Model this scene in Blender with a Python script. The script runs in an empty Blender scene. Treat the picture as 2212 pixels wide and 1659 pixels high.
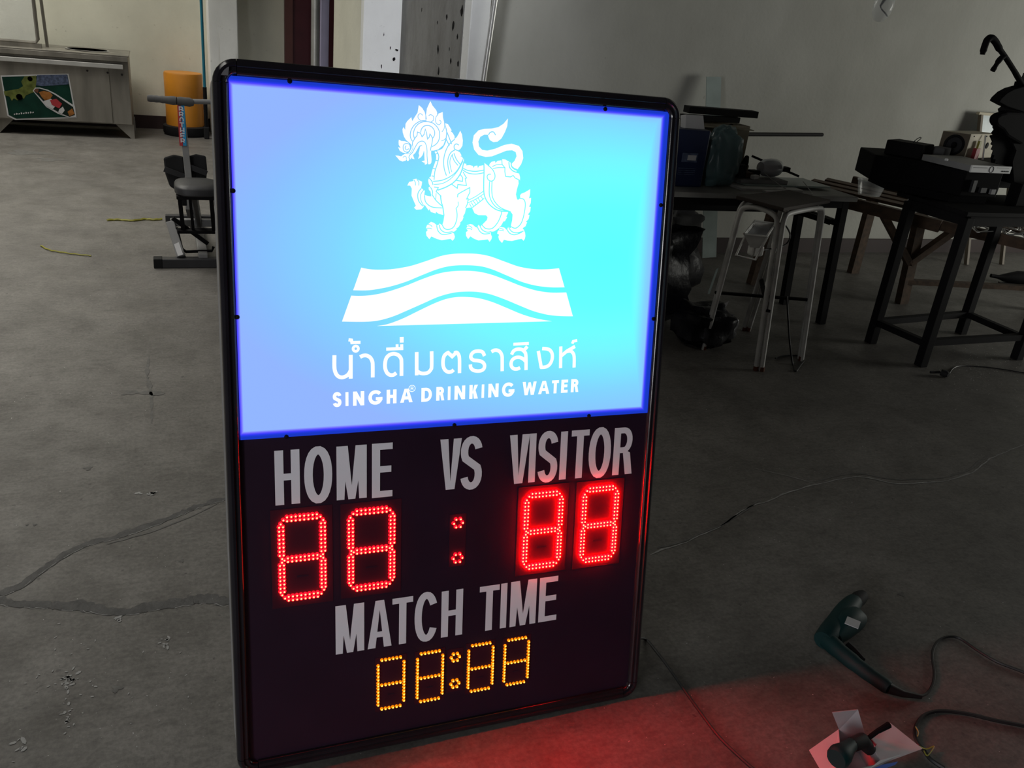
import bpy, bmesh, math, random
from mathutils import Vector, Matrix, noise
random.seed(7)
C = bpy.context.scene.collection
SC = bpy.context.scene
PI = math.pi
# ------------------------------------------------------------------ camera (solved from the board and the room)
FP, PCX, PCY = 1839.8, 1106.0, 829.5
def nrm(v): return Vector(v).normalized()
_D = nrm((-465, 4180, FP))
_U = nrm((.9285, -.0461, .3684)); _V = -Vector((-.0365, .9761, .2142)); _O = Vector((-.5674, .8099, 1.762))
_X = nrm(_U - _D * _U.dot(_D)); _Z = -_D; _Y = _Z.cross(_X)
R = Matrix((_X, _Y, _Z))
CAMH = _D.dot(_O + .94 * _U)
C0 = Vector((0, 0, CAMH))
def ray(px, py): return R @ Vector(((px - PCX) / FP, (py - PCY) / FP, 1))
def F(px, py, z=0.0):
    d = ray(px, py); return C0 + d * ((z - CAMH) / d.z)
def W(px, py, y):
    d = ray(px, py); return C0 + d * (y / d.y)
BO = C0 + R @ _O; BU = (R @ _U).normalized(); BV0 = R @ _V
BN = BU.cross(BV0).normalized(); BV = BN.cross(BU)
def B(px, py):
    d = ray(px, py); s = (BO - C0).dot(BN) / d.dot(BN); p = C0 + d * s - BO
    return (p.dot(BU), p.dot(BV))
cam_d = bpy.data.cameras.new('camera'); cam = bpy.data.objects.new('camera', cam_d); C.objects.link(cam)
cam_d.sensor_width = 36; cam_d.lens = 36 * FP / 2212; cam_d.clip_start = .02
cam.matrix_world = Matrix.Translation(C0) @ (R @ Matrix(((1, 0, 0), (0, -1, 0), (0, 0, -1)))).to_4x4()
SC.camera = cam
# ------------------------------------------------------------------ world, lights, exposure
SC.view_settings.view_transform = 'Standard'; SC.view_settings.look = 'None'
SC.view_settings.exposure = 0; SC.view_settings.gamma = 1; SC.view_settings.use_curve_mapping = False
wd = bpy.data.worlds.new('world'); SC.world = wd; wd.use_nodes = True
wd.node_tree.nodes['Background'].inputs[0].default_value = (.75, .85, 1, 1); wd.node_tree.nodes['Background'].inputs[1].default_value = .3
def area(name, loc, aim, sx, sy, power, col, spread=180):
    l = bpy.data.lights.new(name, 'AREA'); l.shape = 'RECTANGLE'; l.size = sx; l.size_y = sy; l.energy = power; l.color = col
    l.spread = math.radians(spread)
    o = bpy.data.objects.new(name, l); C.objects.link(o); o.location = loc
    o.rotation_euler = (Vector(aim) - Vector(loc)).to_track_quat('-Z', 'Z').to_euler(); return o
# added overhead fills over the left half; daylight from front left and far-right doorway
area('overhead_fill', (-2.1, 5.0, 4.16), (-2.1, 5.0, 0), 2.0, 5.5, 90, (1, .97, .90), 100)  # unseen source, narrow cone so the right side stays dark
area('overhead_fill', (-1.6, 8.4, 4.16), (-1.4, 8.8, 0), 2.4, 1.2, 110, (1, .97, .88), 150)  # added to brighten the far wall and cart
area('overhead_fill', (-1.8, -1.6, 4.16), (-1.3, -.6, 0), 2.0, 2.0, 20, (.97, .98, 1), 105)  # added to brighten the board front
area('daylight_front', (-3.9, -1.6, 1.2), (.2, 1.2, .9), 2.0, 1.8, 40, (.97, .98, 1), 90)
area('pillar_fill', (.9, 3.6, 4.1), (1.5, 6.4, 1.2), .6, .6, 11, (.93, .95, 1), 50)  # added to brighten the recess pillars, no lamp known there
area('daylight_right', (9.3, 2.0, 1.35), (4.6, 4.4, 1.0), 1.4, 2.2, 105, (1, 1, .92))
# ------------------------------------------------------------------ materials
def mat(name, col, rough=.6, metal=0, var=.12, scale=8, bump=0, emit=None, es=0, alpha=1, trans=0, col2=None, spec=.5, detail=6, thr=None, stretch=None, bs=None):
    m = bpy.data.materials.new(name); m.use_nodes = True; nt = m.node_tree; b = nt.nodes['Principled BSDF']
    b.inputs['Roughness'].default_value = rough; b.inputs['Metallic'].default_value = metal
    b.inputs['Specular IOR Level'].default_value = spec
    if alpha < 1: b.inputs['Alpha'].default_value = alpha
    if trans: b.inputs['Transmission Weight'].default_value = trans
    tc = nt.nodes.new('ShaderNodeTexCoord'); n = nt.nodes.new('ShaderNodeTexNoise'); n.inputs['Scale'].default_value = scale; n.inputs['Detail'].default_value = detail
    src = tc.outputs['Object']
    if stretch:
        mp = nt.nodes.new('ShaderNodeMapping'); mp.inputs['Scale'].default_value = stretch; nt.links.new(src, mp.inputs[0]); src = mp.outputs[0]
    nt.links.new(src, n.inputs['Vector'])
    r = nt.nodes.new('ShaderNodeValToRGB'); lo, hi = thr or (.3, .7)
    r.color_ramp.elements[0].position = lo; r.color_ramp.elements[1].position = hi
    c2 = col2 or tuple(min(1, c * (1 + var)) for c in col); c1 = col if col2 else tuple(c * (1 - var) for c in col)
    r.color_ramp.elements[0].color = (*c1, 1); r.color_ramp.elements[1].color = (*c2, 1)
    nt.links.new(n.outputs['Fac'], r.inputs[0]); nt.links.new(r.outputs[0], b.inputs['Base Color'])
    if bump:
        n2 = nt.nodes.new('ShaderNodeTexNoise'); n2.inputs['Scale'].default_value = bs or scale * 3; n2.inputs['Detail'].default_value = 8; nt.links.new(src, n2.inputs['Vector'])
        bp = nt.nodes.new('ShaderNodeBump'); bp.inputs['Strength'].default_value = bump; bp.inputs['Distance'].default_value = .01
        nt.links.new(n2.outputs['Fac'], bp.inputs['Height']); nt.links.new(bp.outputs[0], b.inputs['Normal'])
    if emit: b.inputs['Emission Color'].default_value = (*emit, 1); b.inputs['Emission Strength'].default_value = es
    return m
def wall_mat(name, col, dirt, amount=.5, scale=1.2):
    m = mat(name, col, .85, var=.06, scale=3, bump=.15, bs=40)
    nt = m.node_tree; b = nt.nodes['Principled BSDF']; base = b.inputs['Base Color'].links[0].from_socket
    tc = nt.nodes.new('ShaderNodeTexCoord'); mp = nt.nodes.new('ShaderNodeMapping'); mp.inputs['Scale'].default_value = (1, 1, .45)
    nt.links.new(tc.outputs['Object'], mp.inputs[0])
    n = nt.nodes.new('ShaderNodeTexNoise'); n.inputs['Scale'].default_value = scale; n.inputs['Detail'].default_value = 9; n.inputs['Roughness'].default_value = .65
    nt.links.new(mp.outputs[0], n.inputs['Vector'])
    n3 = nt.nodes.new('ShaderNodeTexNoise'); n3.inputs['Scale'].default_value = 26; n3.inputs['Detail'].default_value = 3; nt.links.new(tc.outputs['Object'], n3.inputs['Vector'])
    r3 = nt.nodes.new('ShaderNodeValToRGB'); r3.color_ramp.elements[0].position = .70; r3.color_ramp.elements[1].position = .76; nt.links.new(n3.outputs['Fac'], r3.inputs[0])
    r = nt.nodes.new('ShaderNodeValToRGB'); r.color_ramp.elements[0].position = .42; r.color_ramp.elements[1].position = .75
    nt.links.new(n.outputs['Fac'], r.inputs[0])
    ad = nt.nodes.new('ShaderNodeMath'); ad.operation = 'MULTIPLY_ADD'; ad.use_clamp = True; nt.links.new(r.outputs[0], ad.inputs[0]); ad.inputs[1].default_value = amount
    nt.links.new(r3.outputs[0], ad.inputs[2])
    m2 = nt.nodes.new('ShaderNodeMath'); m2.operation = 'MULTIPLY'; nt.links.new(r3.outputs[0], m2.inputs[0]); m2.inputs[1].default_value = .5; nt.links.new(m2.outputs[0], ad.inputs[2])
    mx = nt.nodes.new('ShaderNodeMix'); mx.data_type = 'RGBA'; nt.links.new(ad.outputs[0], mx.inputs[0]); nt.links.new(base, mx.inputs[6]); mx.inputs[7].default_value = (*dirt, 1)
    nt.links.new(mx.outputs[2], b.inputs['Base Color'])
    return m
def floor_mat():
    m = bpy.data.materials.new('stained_concrete'); m.use_nodes = True; nt = m.node_tree; b = nt.nodes['Principled BSDF']
    L = nt.links.new; N = nt.nodes.new
    tc = N('ShaderNodeTexCoord')
    def ns(scale, det=8, rg=.6, st=(1, 1, 1)):
        mp = N('ShaderNodeMapping'); mp.inputs['Scale'].default_value = st; L(tc.outputs['Object'], mp.inputs[0])
        n = N('ShaderNodeTexNoise'); n.inputs['Scale'].default_value = scale; n.inputs['Detail'].default_value = det; n.inputs['Roughness'].default_value = rg; L(mp.outputs[0], n.inputs['Vector']); return n.outputs['Fac']
    def rp(s, a, bb, c1, c2):
        r = N('ShaderNodeValToRGB'); r.color_ramp.elements[0].position = a; r.color_ramp.elements[1].position = bb; r.color_ramp.elements[0].color = (*c1, 1); r.color_ramp.elements[1].color = (*c2, 1); L(s, r.inputs[0]); return r.outputs[0]
    def mul(a, c, fac=1, mode='MULTIPLY'):
        x = N('ShaderNodeMix'); x.data_type = 'RGBA'; x.blend_type = mode
        if isinstance(fac, (int, float)): x.inputs[0].default_value = fac
        else: L(fac, x.inputs[0])
        L(a, x.inputs[6])
        if isinstance(c, tuple): x.inputs[7].default_value = (*c, 1)
        else: L(c, x.inputs[7])
        return x.outputs[2]
    base = rp(ns(1.1, 6, .55), .3, .7, (.138, .130, .118), (.18, .17, .155))
    base = mul(base, rp(ns(4.5, 9, .7), .35, .62, (.66, .65, .64), (1, 1, 1)))
    base = mul(base, rp(ns(22, 6, .7, (1, 2.2, 1)), .30, .55, (.62, .62, .62), (1.0, 1, 1)), .8)
    base = mul(base, rp(ns(90, 3, .6), .35, .65, (.8, .8, .8), (1.12, 1.12, 1.12)))
    spot = rp(ns(38, 2, .4), .73, .76, (0, 0, 0), (1, 1, 1)); base = mul(base, (.07, .065, .06), spot, 'MIX')
    fleck = rp(ns(150, 1, .4), .80, .82, (0, 0, 0), (1, 1, 1)); base = mul(base, (.75, .74, .72), fleck, 'MIX')
    L(base, b.inputs['Base Color']); L(rp(ns(6), .3, .7, (.45,) * 3, (.7,) * 3), b.inputs['Roughness'])
    bp = N('ShaderNodeBump'); bp.inputs['Strength'].default_value = .25; bp.inputs['Distance'].default_value = .004; L(ns(60, 8), bp.inputs['Height']); L(bp.outputs[0], b.inputs['Normal'])
    return m
M = {}
M['floor'] = floor_mat()
M['wall'] = wall_mat('pale_plaster', (.46, .46, .42), (.30, .29, .25), .45)
M['wall_far'] = wall_mat('cream_plaster', (.70, .69, .58), (.45, .44, .36), .3)
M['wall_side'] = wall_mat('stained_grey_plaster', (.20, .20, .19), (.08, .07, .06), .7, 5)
M['pillar'] = wall_mat('white_paint', (.84, .85, .84), (.5, .5, .46), .25)
M['skirting'] = mat('dark_red_paint', (.026, .012, .011), .6)
M['door'] = mat('maroon_paint', (.06, .008, .014), .5)
M['doorb'] = mat('brown_paint', (.10, .035, .03), .5)
M['ceil'] = mat('ceiling_board', (.10, .10, .095), .9)
M['wall_dim'] = mat('weathered_concrete_wall', (.14, .14, .13), .9)
M['crack'] = mat('dark_crack_filler', (.085, .083, .08), .8, var=.25, scale=30, bump=.3)
M['crackl'] = mat('pale_crack_filler', (.27, .27, .26), .8, var=.3, scale=40)
M['stain'] = mat('oil_stain', (.11, .107, .10), .7, var=.3, scale=40)
M['steel'] = mat('brushed_steel', (.26, .245, .215), .42, .55, var=.35, scale=2.2, bump=.05, stretch=(3, 3, .5))
M['steel_lt'] = mat('bright_steel', (.62, .62, .60), .35, .6, var=.15, scale=6)
M['darkhole'] = mat('hole_shade_rivet_iron', (.02, .018, .017), .8)
M['black'] = mat('black_metal', (.0055, .005, .006), .7, .0, var=.3, spec=.15)
M['soot'] = mat('matt_black_casting', (.0035, .0033, .004), .8, var=.3, spec=.12)
M['gloss'] = mat('gloss_black_plastic', (.012, .011, .015), .16, 0, var=.2)
M['blackrub'] = mat('black_rubber', (.009, .009, .010), .75, var=.3, spec=.3)
M['scuffed'] = mat('scuffed_grey_plastic', (.16, .16, .17), .4)
M['vinyl'] = mat('dark_vinyl', (.028, .028, .031), .5, var=.2, bump=.1)
M['grey'] = mat('grey_paint', (.22, .22, .22), .5)
M['greyd'] = mat('dark_grey_foam', (.10, .10, .10), .8)
M['orange'] = mat('orange_plastic', (.62, .24, .02), .45, var=.15, scale=4)
M['teal'] = mat('teal_plastic_tube', (.01, .16, .24), .4)
M['whitep'] = mat('worn_white_paint', (.62, .62, .60), .5, var=.2, scale=12)
M['rust'] = mat('rust', (.12, .04, .02), .85)
M['wood'] = mat('rough_wood', (.075, .045, .026), .8, var=.4, scale=5, stretch=(6, 1, 6))
M['wooddk'] = mat('dark_wood', (.035, .024, .018), .8, var=.4, scale=5)
M['ply'] = mat('plywood', (.56, .50, .36), .6, var=.12, scale=5, stretch=(1, 1, 6))
M['plyend'] = mat('dark_plywood', (.17, .14, .10), .6)
M['white'] = mat('white_plastic', (.72, .73, .72), .4, var=.05)
M['paper'] = mat('white_paper', (.50, .50, .51), .8, var=.05)
M['card'] = mat('cardboard', (.30, .27, .20), .85, var=.15)
M['benchtop'] = mat('grey_bench_board', (.30, .30, .28), .6, var=.25, scale=6)
M['blue'] = mat('dark_blue_plastic', (.008, .016, .06), .4)
M['blue2'] = mat('bright_blue_card', (.03, .12, .50), .5)
M['bagclear'] = mat('clear_teal_film', (.10, .17, .18), .25, alpha=.7, bump=1.0, scale=6, bs=9)
M['binbag'] = mat('black_film', (.006, .006, .009), .38, spec=.3, bump=1.0, scale=6, bs=12)
M['glass'] = mat('clear_plastic_shell', (.75, .78, .78), .08, alpha=.28)
M['silver'] = mat('silver_dome', (.55, .57, .60), .25, .35, var=.1)
M['glassheet'] = mat('frosted_glass_sheet', (.42, .50, .48), .3, alpha=.8)
M['mirror'] = mat('reflection_tinted_glass', (.50, .58, .60), .25)  # pale colour stands for the bright reflection in the pane
M['drill'] = mat('dark_green_plastic', (.004, .028, .029), .6, var=.15, spec=.25)
M['cable'] = mat('black_cable', (.010, .010, .011), .5)
M['yellow'] = mat('yellow_strap', (.30, .28, .04), .5)
M['fleck'] = mat('dried_paint', (.30, .30, .29), .7)
M['pink_lit'] = mat('white_carton', (.62, .56, .58), .8, var=.06)  # white carton, pink of the red LED light put into its colour
M['pink_lit_dk'] = mat('pink_lit_carton_dark', (.42, .38, .40), .85, var=.06)  # same pink light in the colour, darker copy for body and back flap
M['red'] = mat('red_print', (.40, .03, .04), .5)
M['bikeblue'] = mat('sky_blue_print', (.02, .28, .55), .5)
M['lavender'] = mat('lavender_plastic', (.58, .55, .78), .4, var=.05)
M['greenpr'] = mat('green_print', (.004, .03, .02), .8, spec=.15, var=.3, scale=9)
M['greend'] = mat('dark_green_print', (.004, .014, .010), .6, spec=.2)
M['yelpr'] = mat('yellow_green_print', (.10, .12, .03), .8, spec=.15, var=.4, scale=20)
M['amber'] = mat('amber_print', (.30, .12, .03), .8, spec=.15, var=.3, scale=30)
M['bluepr'] = mat('blue_grey_print', (.07, .09, .15), .8, spec=.15, var=.5, scale=40)
M['face'] = mat('dark_face_acrylic', (.021, .009, .022), .42, var=.1, spec=.35)
M['window'] = mat('red_haze_backing', (.042, .008, .019), .45, var=.1, spec=.3)  # backing reddened to carry the LED haze round the digits
M['window_b'] = mat('strong_haze_backing', (.052, .0075, .018), .45, var=.1, spec=.3)  # redder still, for the stronger haze at the VISITOR digits
M['vinylw'] = mat('silver_white_vinyl', (.86, .86, .92), .5, var=.03)
def emis(name, col, s):
    m = bpy.data.materials.new(name); m.use_nodes = True; nt = m.node_tree; nt.nodes.clear()
    e = nt.nodes.new('ShaderNodeEmission'); e.inputs[0].default_value = (*col, 1); e.inputs[1].default_value = s
    o = nt.nodes.new('ShaderNodeOutputMaterial'); nt.links.new(e.outputs[0], o.inputs[0]); return m
M['led_red'] = emis('red_led_die', (1, .10, .045), 11); M['led_redh'] = emis('red_led_lens', (1, .0012, .004), 11); M['led_redhb'] = emis('bright_red_led_lens', (1, .0001, .0003), 150)
M['led_redb'] = emis('bright_red_led_die', (1, .0078, .0036), 150)
M['led_yel'] = emis('amber_led_die', (1, .62, .08), 2.6); M['led_yelh'] = emis('amber_led_lens', (1, .22, .002), 1.3)
M['letter'] = emis('backlit_white_vinyl', (.94, 1.0, 1.0), 1.15)
LX0, LX1, LY0, LY1 = .0272, .9136, .7203, .9 + .4764
def light_panel_mat():
    # blue film over an LED backlight: off-centre glow and dim edges painted into its emission
    m = bpy.data.materials.new('backlit_blue_film'); m.use_nodes = True; nt = m.node_tree; nt.nodes.clear(); L = nt.links.new; N = nt.nodes.new
    tc = N('ShaderNodeTexCoord'); sp = N('ShaderNodeSeparateXYZ'); L(tc.outputs['Object'], sp.inputs[0])
    def mt(op, a, b=None, clamp=False):
        x = N('ShaderNodeMath'); x.operation = op; x.use_clamp = clamp
        for i, q in enumerate((a, b)):
            if q is None: continue
            if isinstance(q, (int, float)): x.inputs[i].default_value = q
            else: L(q, x.inputs[i])
        return x.outputs[0]
    X, Y = sp.outputs[0], sp.outputs[1]
    dl = mt('ADD', mt('SUBTRACT', X, LX0), .004); dr = mt('SUBTRACT', mt('SUBTRACT', LX1, X), .009)
    db = mt('SUBTRACT', mt('SUBTRACT', Y, LY0), .006); dt = mt('SUBTRACT', mt('SUBTRACT', LY1, Y), .005)
    d = mt('MINIMUM', mt('MINIMUM', dl, dr), mt('MINIMUM', db, dt))
    edge = mt('DIVIDE', mt('ADD', d, .001), .0115)          # shaded rim of the cavity, painted in, about 15 mm
    edge = mt('MAXIMUM', mt('MINIMUM', edge, 1.0), 0.0)
    ex = mt('MULTIPLY', mt('SUBTRACT', X, .78), 1.25); ey = mt('MULTIPLY', mt('SUBTRACT', Y, 1.07), 2.5)
    rad = mt('SQRT', mt('ADD', mt('MULTIPLY', ex, ex), mt('MULTIPLY', ey, ey)))
    rad = mt('MAXIMUM', rad, mt('SUBTRACT', .98, mt('MULTIPLY', d, 13.0)))
    rp = N('ShaderNodeValToRGB'); L(rad, rp.inputs[0]); cr = rp.color_ramp
    st = [(0, (.10, 1.0, 1.0)), (.25, (.115, .98, 1.0)), (.5, (.16, .84, 1.0)), (.72, (.20, .60, 1.0)), (.9, (.23, .47, 1.0)), (1, (.26, .42, 1.0))]
    cr.elements[0].position = 0; cr.elements[0].color = (*st[0][1], 1); cr.elements[1].position = 1; cr.elements[1].color = (*st[-1][1], 1)
    for p, c in st[1:-1]:
        e = cr.elements.new(p); e.color = (*c, 1)
    r2 = N('ShaderNodeValToRGB'); L(edge, r2.inputs[0]); c2 = r2.color_ramp
    c2.elements[0].position = 0; c2.elements[0].color = (.035, .085, .50, 1); c2.elements[1].position = 1; c2.elements[1].color = (1, 1, 1, 1)
    for p, c in ((.30, (.07, .09, .75)), (.55, (.30, .14, 1.0)), (.8, (.75, .5, 1.0))):
        e = c2.elements.new(p); e.color = (*c, 1)
    mx = N('ShaderNodeMix'); mx.data_type = 'RGBA'; mx.blend_type = 'MULTIPLY'; mx.inputs[0].default_value = 1; L(rp.outputs[0], mx.inputs[6]); L(r2.outputs[0], mx.inputs[7])
    e = N('ShaderNodeEmission'); e.inputs[1].default_value = 1.12; L(mx.outputs[2], e.inputs[0]); o = N('ShaderNodeOutputMaterial'); L(e.outputs[0], o.inputs[0])
    return m
M['panel'] = light_panel_mat()
# ------------------------------------------------------------------ mesh builder
class MB:
    def __init__(s): s.v = []; s.f = []
    def add(s, vs, fs):
        n = len(s.v); s.v += [Vector(v) for v in vs]; s.f += [tuple(i + n for i in f) for f in fs]; return s
    def box(s, c, d, rot=None):
        c = Vector(c); vs = []
        for z in (-.5, .5):
            for x, y in ((-.5, -.5), (.5, -.5), (.5, .5), (-.5, .5)):
                p = Vector((x * d[0], y * d[1], z * d[2])); vs.append(c + (rot @ p if rot else p))
        return s.add(vs, [(3, 2, 1, 0), (4, 5, 6, 7), (0, 1, 5, 4), (1, 2, 6, 5), (2, 3, 7, 6), (3, 0, 4, 7)])
    def span(s, a, b): a = Vector(a); b = Vector(b); return s.box((a + b) / 2, [abs(q) for q in (b - a)])
    def bar(s, p, q, w, h=None, up=(0, 0, 1)):
        p = Vector(p); q = Vector(q); d = (q - p); l = d.length; d.normalize(); up = Vector(up)
        if abs(d.dot(up)) > .95: up = Vector((0, 1, 0))
        x = d.cross(up).normalized(); y = x.cross(d); return s.box((p + q) / 2, (w, l, h or w), Matrix((x, d, y)).transposed())
    def tube(s, pts, r, n=8, closed=False):
        pts = [Vector(p) for p in pts]; m = len(pts); rs = r if isinstance(r, (list, tuple)) else [r] * m
        prev = None; vs = []
        for i, p in enumerate(pts):
            if closed: t = pts[(i + 1) % m] - pts[i - 1]
            else: t = pts[min(i + 1, m - 1)] - pts[max(i - 1, 0)]
            t = t.normalized() if t.length > 1e-9 else Vector((0, 0, 1))
            if prev is None: a = Vector((0, 0, 1)) if abs(t.z) < .9 else Vector((1, 0, 0)); prev = a
            x = t.cross(prev).normalized() if t.cross(prev).length > 1e-6 else t.orthogonal().normalized()
            y = x.cross(t).normalized(); prev = y
            for k in range(n):
                a = 2 * PI * k / n; vs.append(p + (x * math.cos(a) + y * math.sin(a)) * rs[i])
        fs = []
        for i in range(m if closed else m - 1):
            for k in range(n):
                a = i * n + k; b = i * n + (k + 1) % n; c = ((i + 1) % m) * n + (k + 1) % n; d = ((i + 1) % m) * n + k; fs.append((a, b, c, d))
        if not closed: fs.append(tuple(range(n))[::-1]); fs.append(tuple((m - 1) * n + k for k in range(n)))
        return s.add(vs, fs)
    def lathe(s, prof, c, axis=(0, 0, 1), n=16, sq=(1, 1)):
        a = Vector(axis).normalized(); x = a.orthogonal().normalized() if abs(a.z) < .99 else Vector((1, 0, 0)); y = a.cross(x); c = Vector(c); vs = []
        for r, z in prof:
            for k in range(n):
                t = 2 * PI * k / n; vs.append(c + a * z + (x * math.cos(t) * sq[0] + y * math.sin(t) * sq[1]) * r)
        fs = [(i * n + k, i * n + (k + 1) % n, (i + 1) * n + (k + 1) % n, (i + 1) * n + k) for i in range(len(prof) - 1) for k in range(n)]
        if prof[0][0] > 1e-5: fs.append(tuple(range(n))[::-1])
        if prof[-1][0] > 1e-5: fs.append(tuple((len(prof) - 1) * n + k for k in range(n)))
        return s.add(vs, fs)
    def prism(s, poly, o, ax, ay, az, t):
        o = Vector(o); ax = Vector(ax); ay = Vector(ay); az = Vector(az); n = len(poly)
        a = [o + ax * p[0] + ay * p[1] for p in poly]; b = [q + az * t for q in a]
        return s.add(a + b, [tuple(range(n))[::-1], tuple(range(n, 2 * n))] + [(i, (i + 1) % n, n + (i + 1) % n, n + i) for i in range(n)])
    def build(s, name, m, parent=None, smooth=False, bevel=0, kind=None, sub=0, label=None):
        off = Vector((0, 0, 0)); p = parent; raw = False
        while p is not None:
            if p.get('_raw'): raw = True
            off += Vector(p.location); p = p.parent
        if raw: off = Vector((0, 0, 0))
        me = bpy.data.meshes.new(name); me.from_pydata([v - off for v in s.v], [], s.f); me.update()
        me.materials.append(M[m] if isinstance(m, str) else m)
        bm = bmesh.new(); bm.from_mesh(me); bmesh.ops.recalc_face_normals(bm, faces=bm.faces); bm.to_mesh(me); bm.free()
        if smooth:
            me.shade_smooth(); me.set_sharp_from_angle(angle=math.radians(42))
        o = bpy.data.objects.new(name, me); C.objects.link(o)
        if parent: o.parent = parent
        if bevel:
            b = o.modifiers.new('b', 'BEVEL'); b.width = bevel; b.segments = 2; b.limit_method = 'ANGLE'
        if sub:
            b = o.modifiers.new('s', 'SUBSURF'); b.levels = sub; b.render_levels = sub
        if kind: o['kind'] = kind
        if label: o['label'] = label
        return o
def tag(o, label, cat, group=None, kind=None):
    o['label'] = label; o['category'] = cat
    if group: o['group'] = group
    if kind: o['kind'] = kind
    return o
def thing(name, label, cat, loc=(0, 0, 0), group=None):
    o = bpy.data.objects.new(name, None); C.objects.link(o); o.location = loc; o.empty_display_size = .1
    return tag(o, label, cat, group)
def cr(pts, n=6, closed=False):
    pts = [Vector(p) for p in pts]; m = len(pts); out = []
    for i in range(m if closed else m - 1):
        g = lambda k: pts[k % m] if closed else pts[max(0, min(m - 1, k))]
        a, b, c, d = g(i - 1), g(i), g(i + 1), g(i + 2)
        for k in range(n):
            t = k / n; out.append(.5 * (2 * b + (c - a) * t + (2 * a - 5 * b + 4 * c - d) * t * t + (3 * b - a - 3 * c + d) * t ** 3))
    if not closed: out.append(pts[-1])
    return out
def arc2(cx, cy, rx, ry, a0, a1, n=14): return [(cx + rx * math.cos(math.radians(a0 + (a1 - a0) * i / n)), cy + ry * math.sin(math.radians(a0 + (a1 - a0) * i / n))) for i in range(n + 1)]
def ribbon(mb, pts, w, z, closed=False, frame=None):
    """flat butt-ended stroke through 2-D points"""
    P = [Vector((p[0], p[1])) for p in pts]; Q = [P[0]]
    for p in P[1:]:
        if (p - Q[-1]).length > 1e-7: Q.append(p)
    P = Q; n = len(P); vs = []; ws = w if isinstance(w, list) else [w] * n
    for i, p in enumerate(P):
        a = P[i - 1] if (i > 0 or closed) else None; b = P[(i + 1) % n] if (i < n - 1 or closed) else None
        d1 = (p - a).normalized() if a is not None else None; d2 = (b - p).normalized() if b is not None else None
        if d1 is None: d1 = d2
        if d2 is None: d2 = d1
        t = (d1 + d2); t = t.normalized() if t.length > 1e-6 else d1
        nn = Vector((-t.y, t.x)); k = max(.45, nn.dot(Vector((-d1.y, d1.x)))); o = nn * (ws[i] / 2 / k)
        for q in (p + o, p - o): vs.append(frame(q.x, q.y) if frame else (q.x, q.y, z))
    fs = [(2 * i, 2 * i + 1, 2 * ((i + 1) % n) + 1, 2 * ((i + 1) % n)) for i in range(n if closed else n - 1)]
    mb.add(vs, fs)
# ------------------------------------------------------------------ the room
def struct(name, mb, m, **k):
    o = mb.build(name, m, kind='structure', **k); return o
YL, YR = 9.9, 5.27
floor = struct('floor', MB().span((-4.1, -4.1, -.1), (10.1, 11, 0)), 'floor')
struct('ceiling', MB().span((-4.1, -4.1, 4.2), (10.1, 11, 4.3)), 'ceil')
struct('wall_left', MB().span((-4.2, -4.1, 0), (-4, 11, 4.2)), 'wall_dim')
struct('wall_right', MB().span((10, -4.1, 0), (10.2, 11, 4.2)), 'wall_dim')
struct('wall_front', MB().span((-4, -4.2, 0), (10, -4, 4.2)), 'wall_dim')
struct('wall_back_far', MB().span((-4, YL, 0), (4, YL + .2, 4.2)), 'wall_far')
struct('wall_back_near', MB().span((1.83, YR, 0), (10, YR + .2, 4.2)), 'wall')
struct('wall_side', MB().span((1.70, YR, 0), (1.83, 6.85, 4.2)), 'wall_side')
struct('wall_recess', MB().span((1.43, 6.85, 0), (1.83, 8.05, 4.2)), 'wall_far')
struct('pillar_recess', MB().span((1.415, 6.75, 0), (1.715, 6.85, 4.2)), 'pillar', bevel=.008)
struct('pillar_near', MB().span((1.705, 5.14, 0), (1.825, 5.27, 4.2)), 'pillar', bevel=.006)
xa, xb = W(450, 60, 9.55).x, W(514, 60, 9.55).x
struct('pillar_far', MB().span((xa, 9.55, 0), (xb, YL, 4.2)), 'pillar', bevel=.01)
sk = W(320, 249, YL).z
struct('baseboard_back_far', MB().span((-4, YL - .02, 0), (xa, YL, sk)).span((xb, YL - .02, 0), (1.2, YL, sk)), 'skirting')
struct('baseboard_back_near', MB().span((1.84, YR - .02, 0), (9.99, YR, .11)), 'skirting')
d = struct('door_1', MB().span((1.30, YL - .05, 0), (1.86, YL, 2.3)), 'door')
MB().span((1.24, YL - .07, 0), (1.32, YL, 2.36)).build('door_frame', 'doorb', d)
# patched cracks, stains and paint flecks on the concrete
def crack(px, w, m, name, jag=.35, z=.0012, lip=False):
    pts = cr([F(*p) for p in px], 14); mb = MB(); ws = []
    P = []
    for i, p in enumerate(pts):
        n = noise.noise(Vector((p.x * 9, p.y * 9, 3))); n2 = noise.noise(Vector((p.x * 31, p.y * 31, 9))); n3 = noise.noise(Vector((p.x * 90, p.y * 90, 5)))
        P.append((p.x, p.y + n * (w * .35 + .006) + n2 * (w * .12 + .003) + n3 * w * .05))
        ws.append(w * (1 + jag * 2 * n + jag * n2 + jag * 1.4 * n3) * min(1, .25 + i / 6, .25 + (len(pts) - 1 - i) / 6))
    ws = [max(.0015, q) for q in ws]
    ribbon(mb, P, ws, z, frame=lambda x, y: (x, y, z)); o = mb.build(name, m, floor)
    if lip:
        k = 0; Q = [(x, y - ww * .5 - .0015) for (x, y), ww in zip(P, ws)]
        while k < len(Q) - 8:
            L_ = random.randint(5, 12); mb = MB(); ribbon(mb, Q[k:k + L_], [.0006 + .0016 * random.random() for _ in Q[k:k + L_]], z, frame=lambda x, y: (x, y, z + .0002)); mb.build('crack_lip', 'fleck', floor); k += L_ + random.randint(1, 6)
    return o
crack([(490, 1076), (430, 1092), (380, 1113), (270, 1155), (195, 1172), (130, 1205), (80, 1240), (40, 1268), (-20, 1290)], .024, 'crack', 'crack', lip=True)
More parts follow.
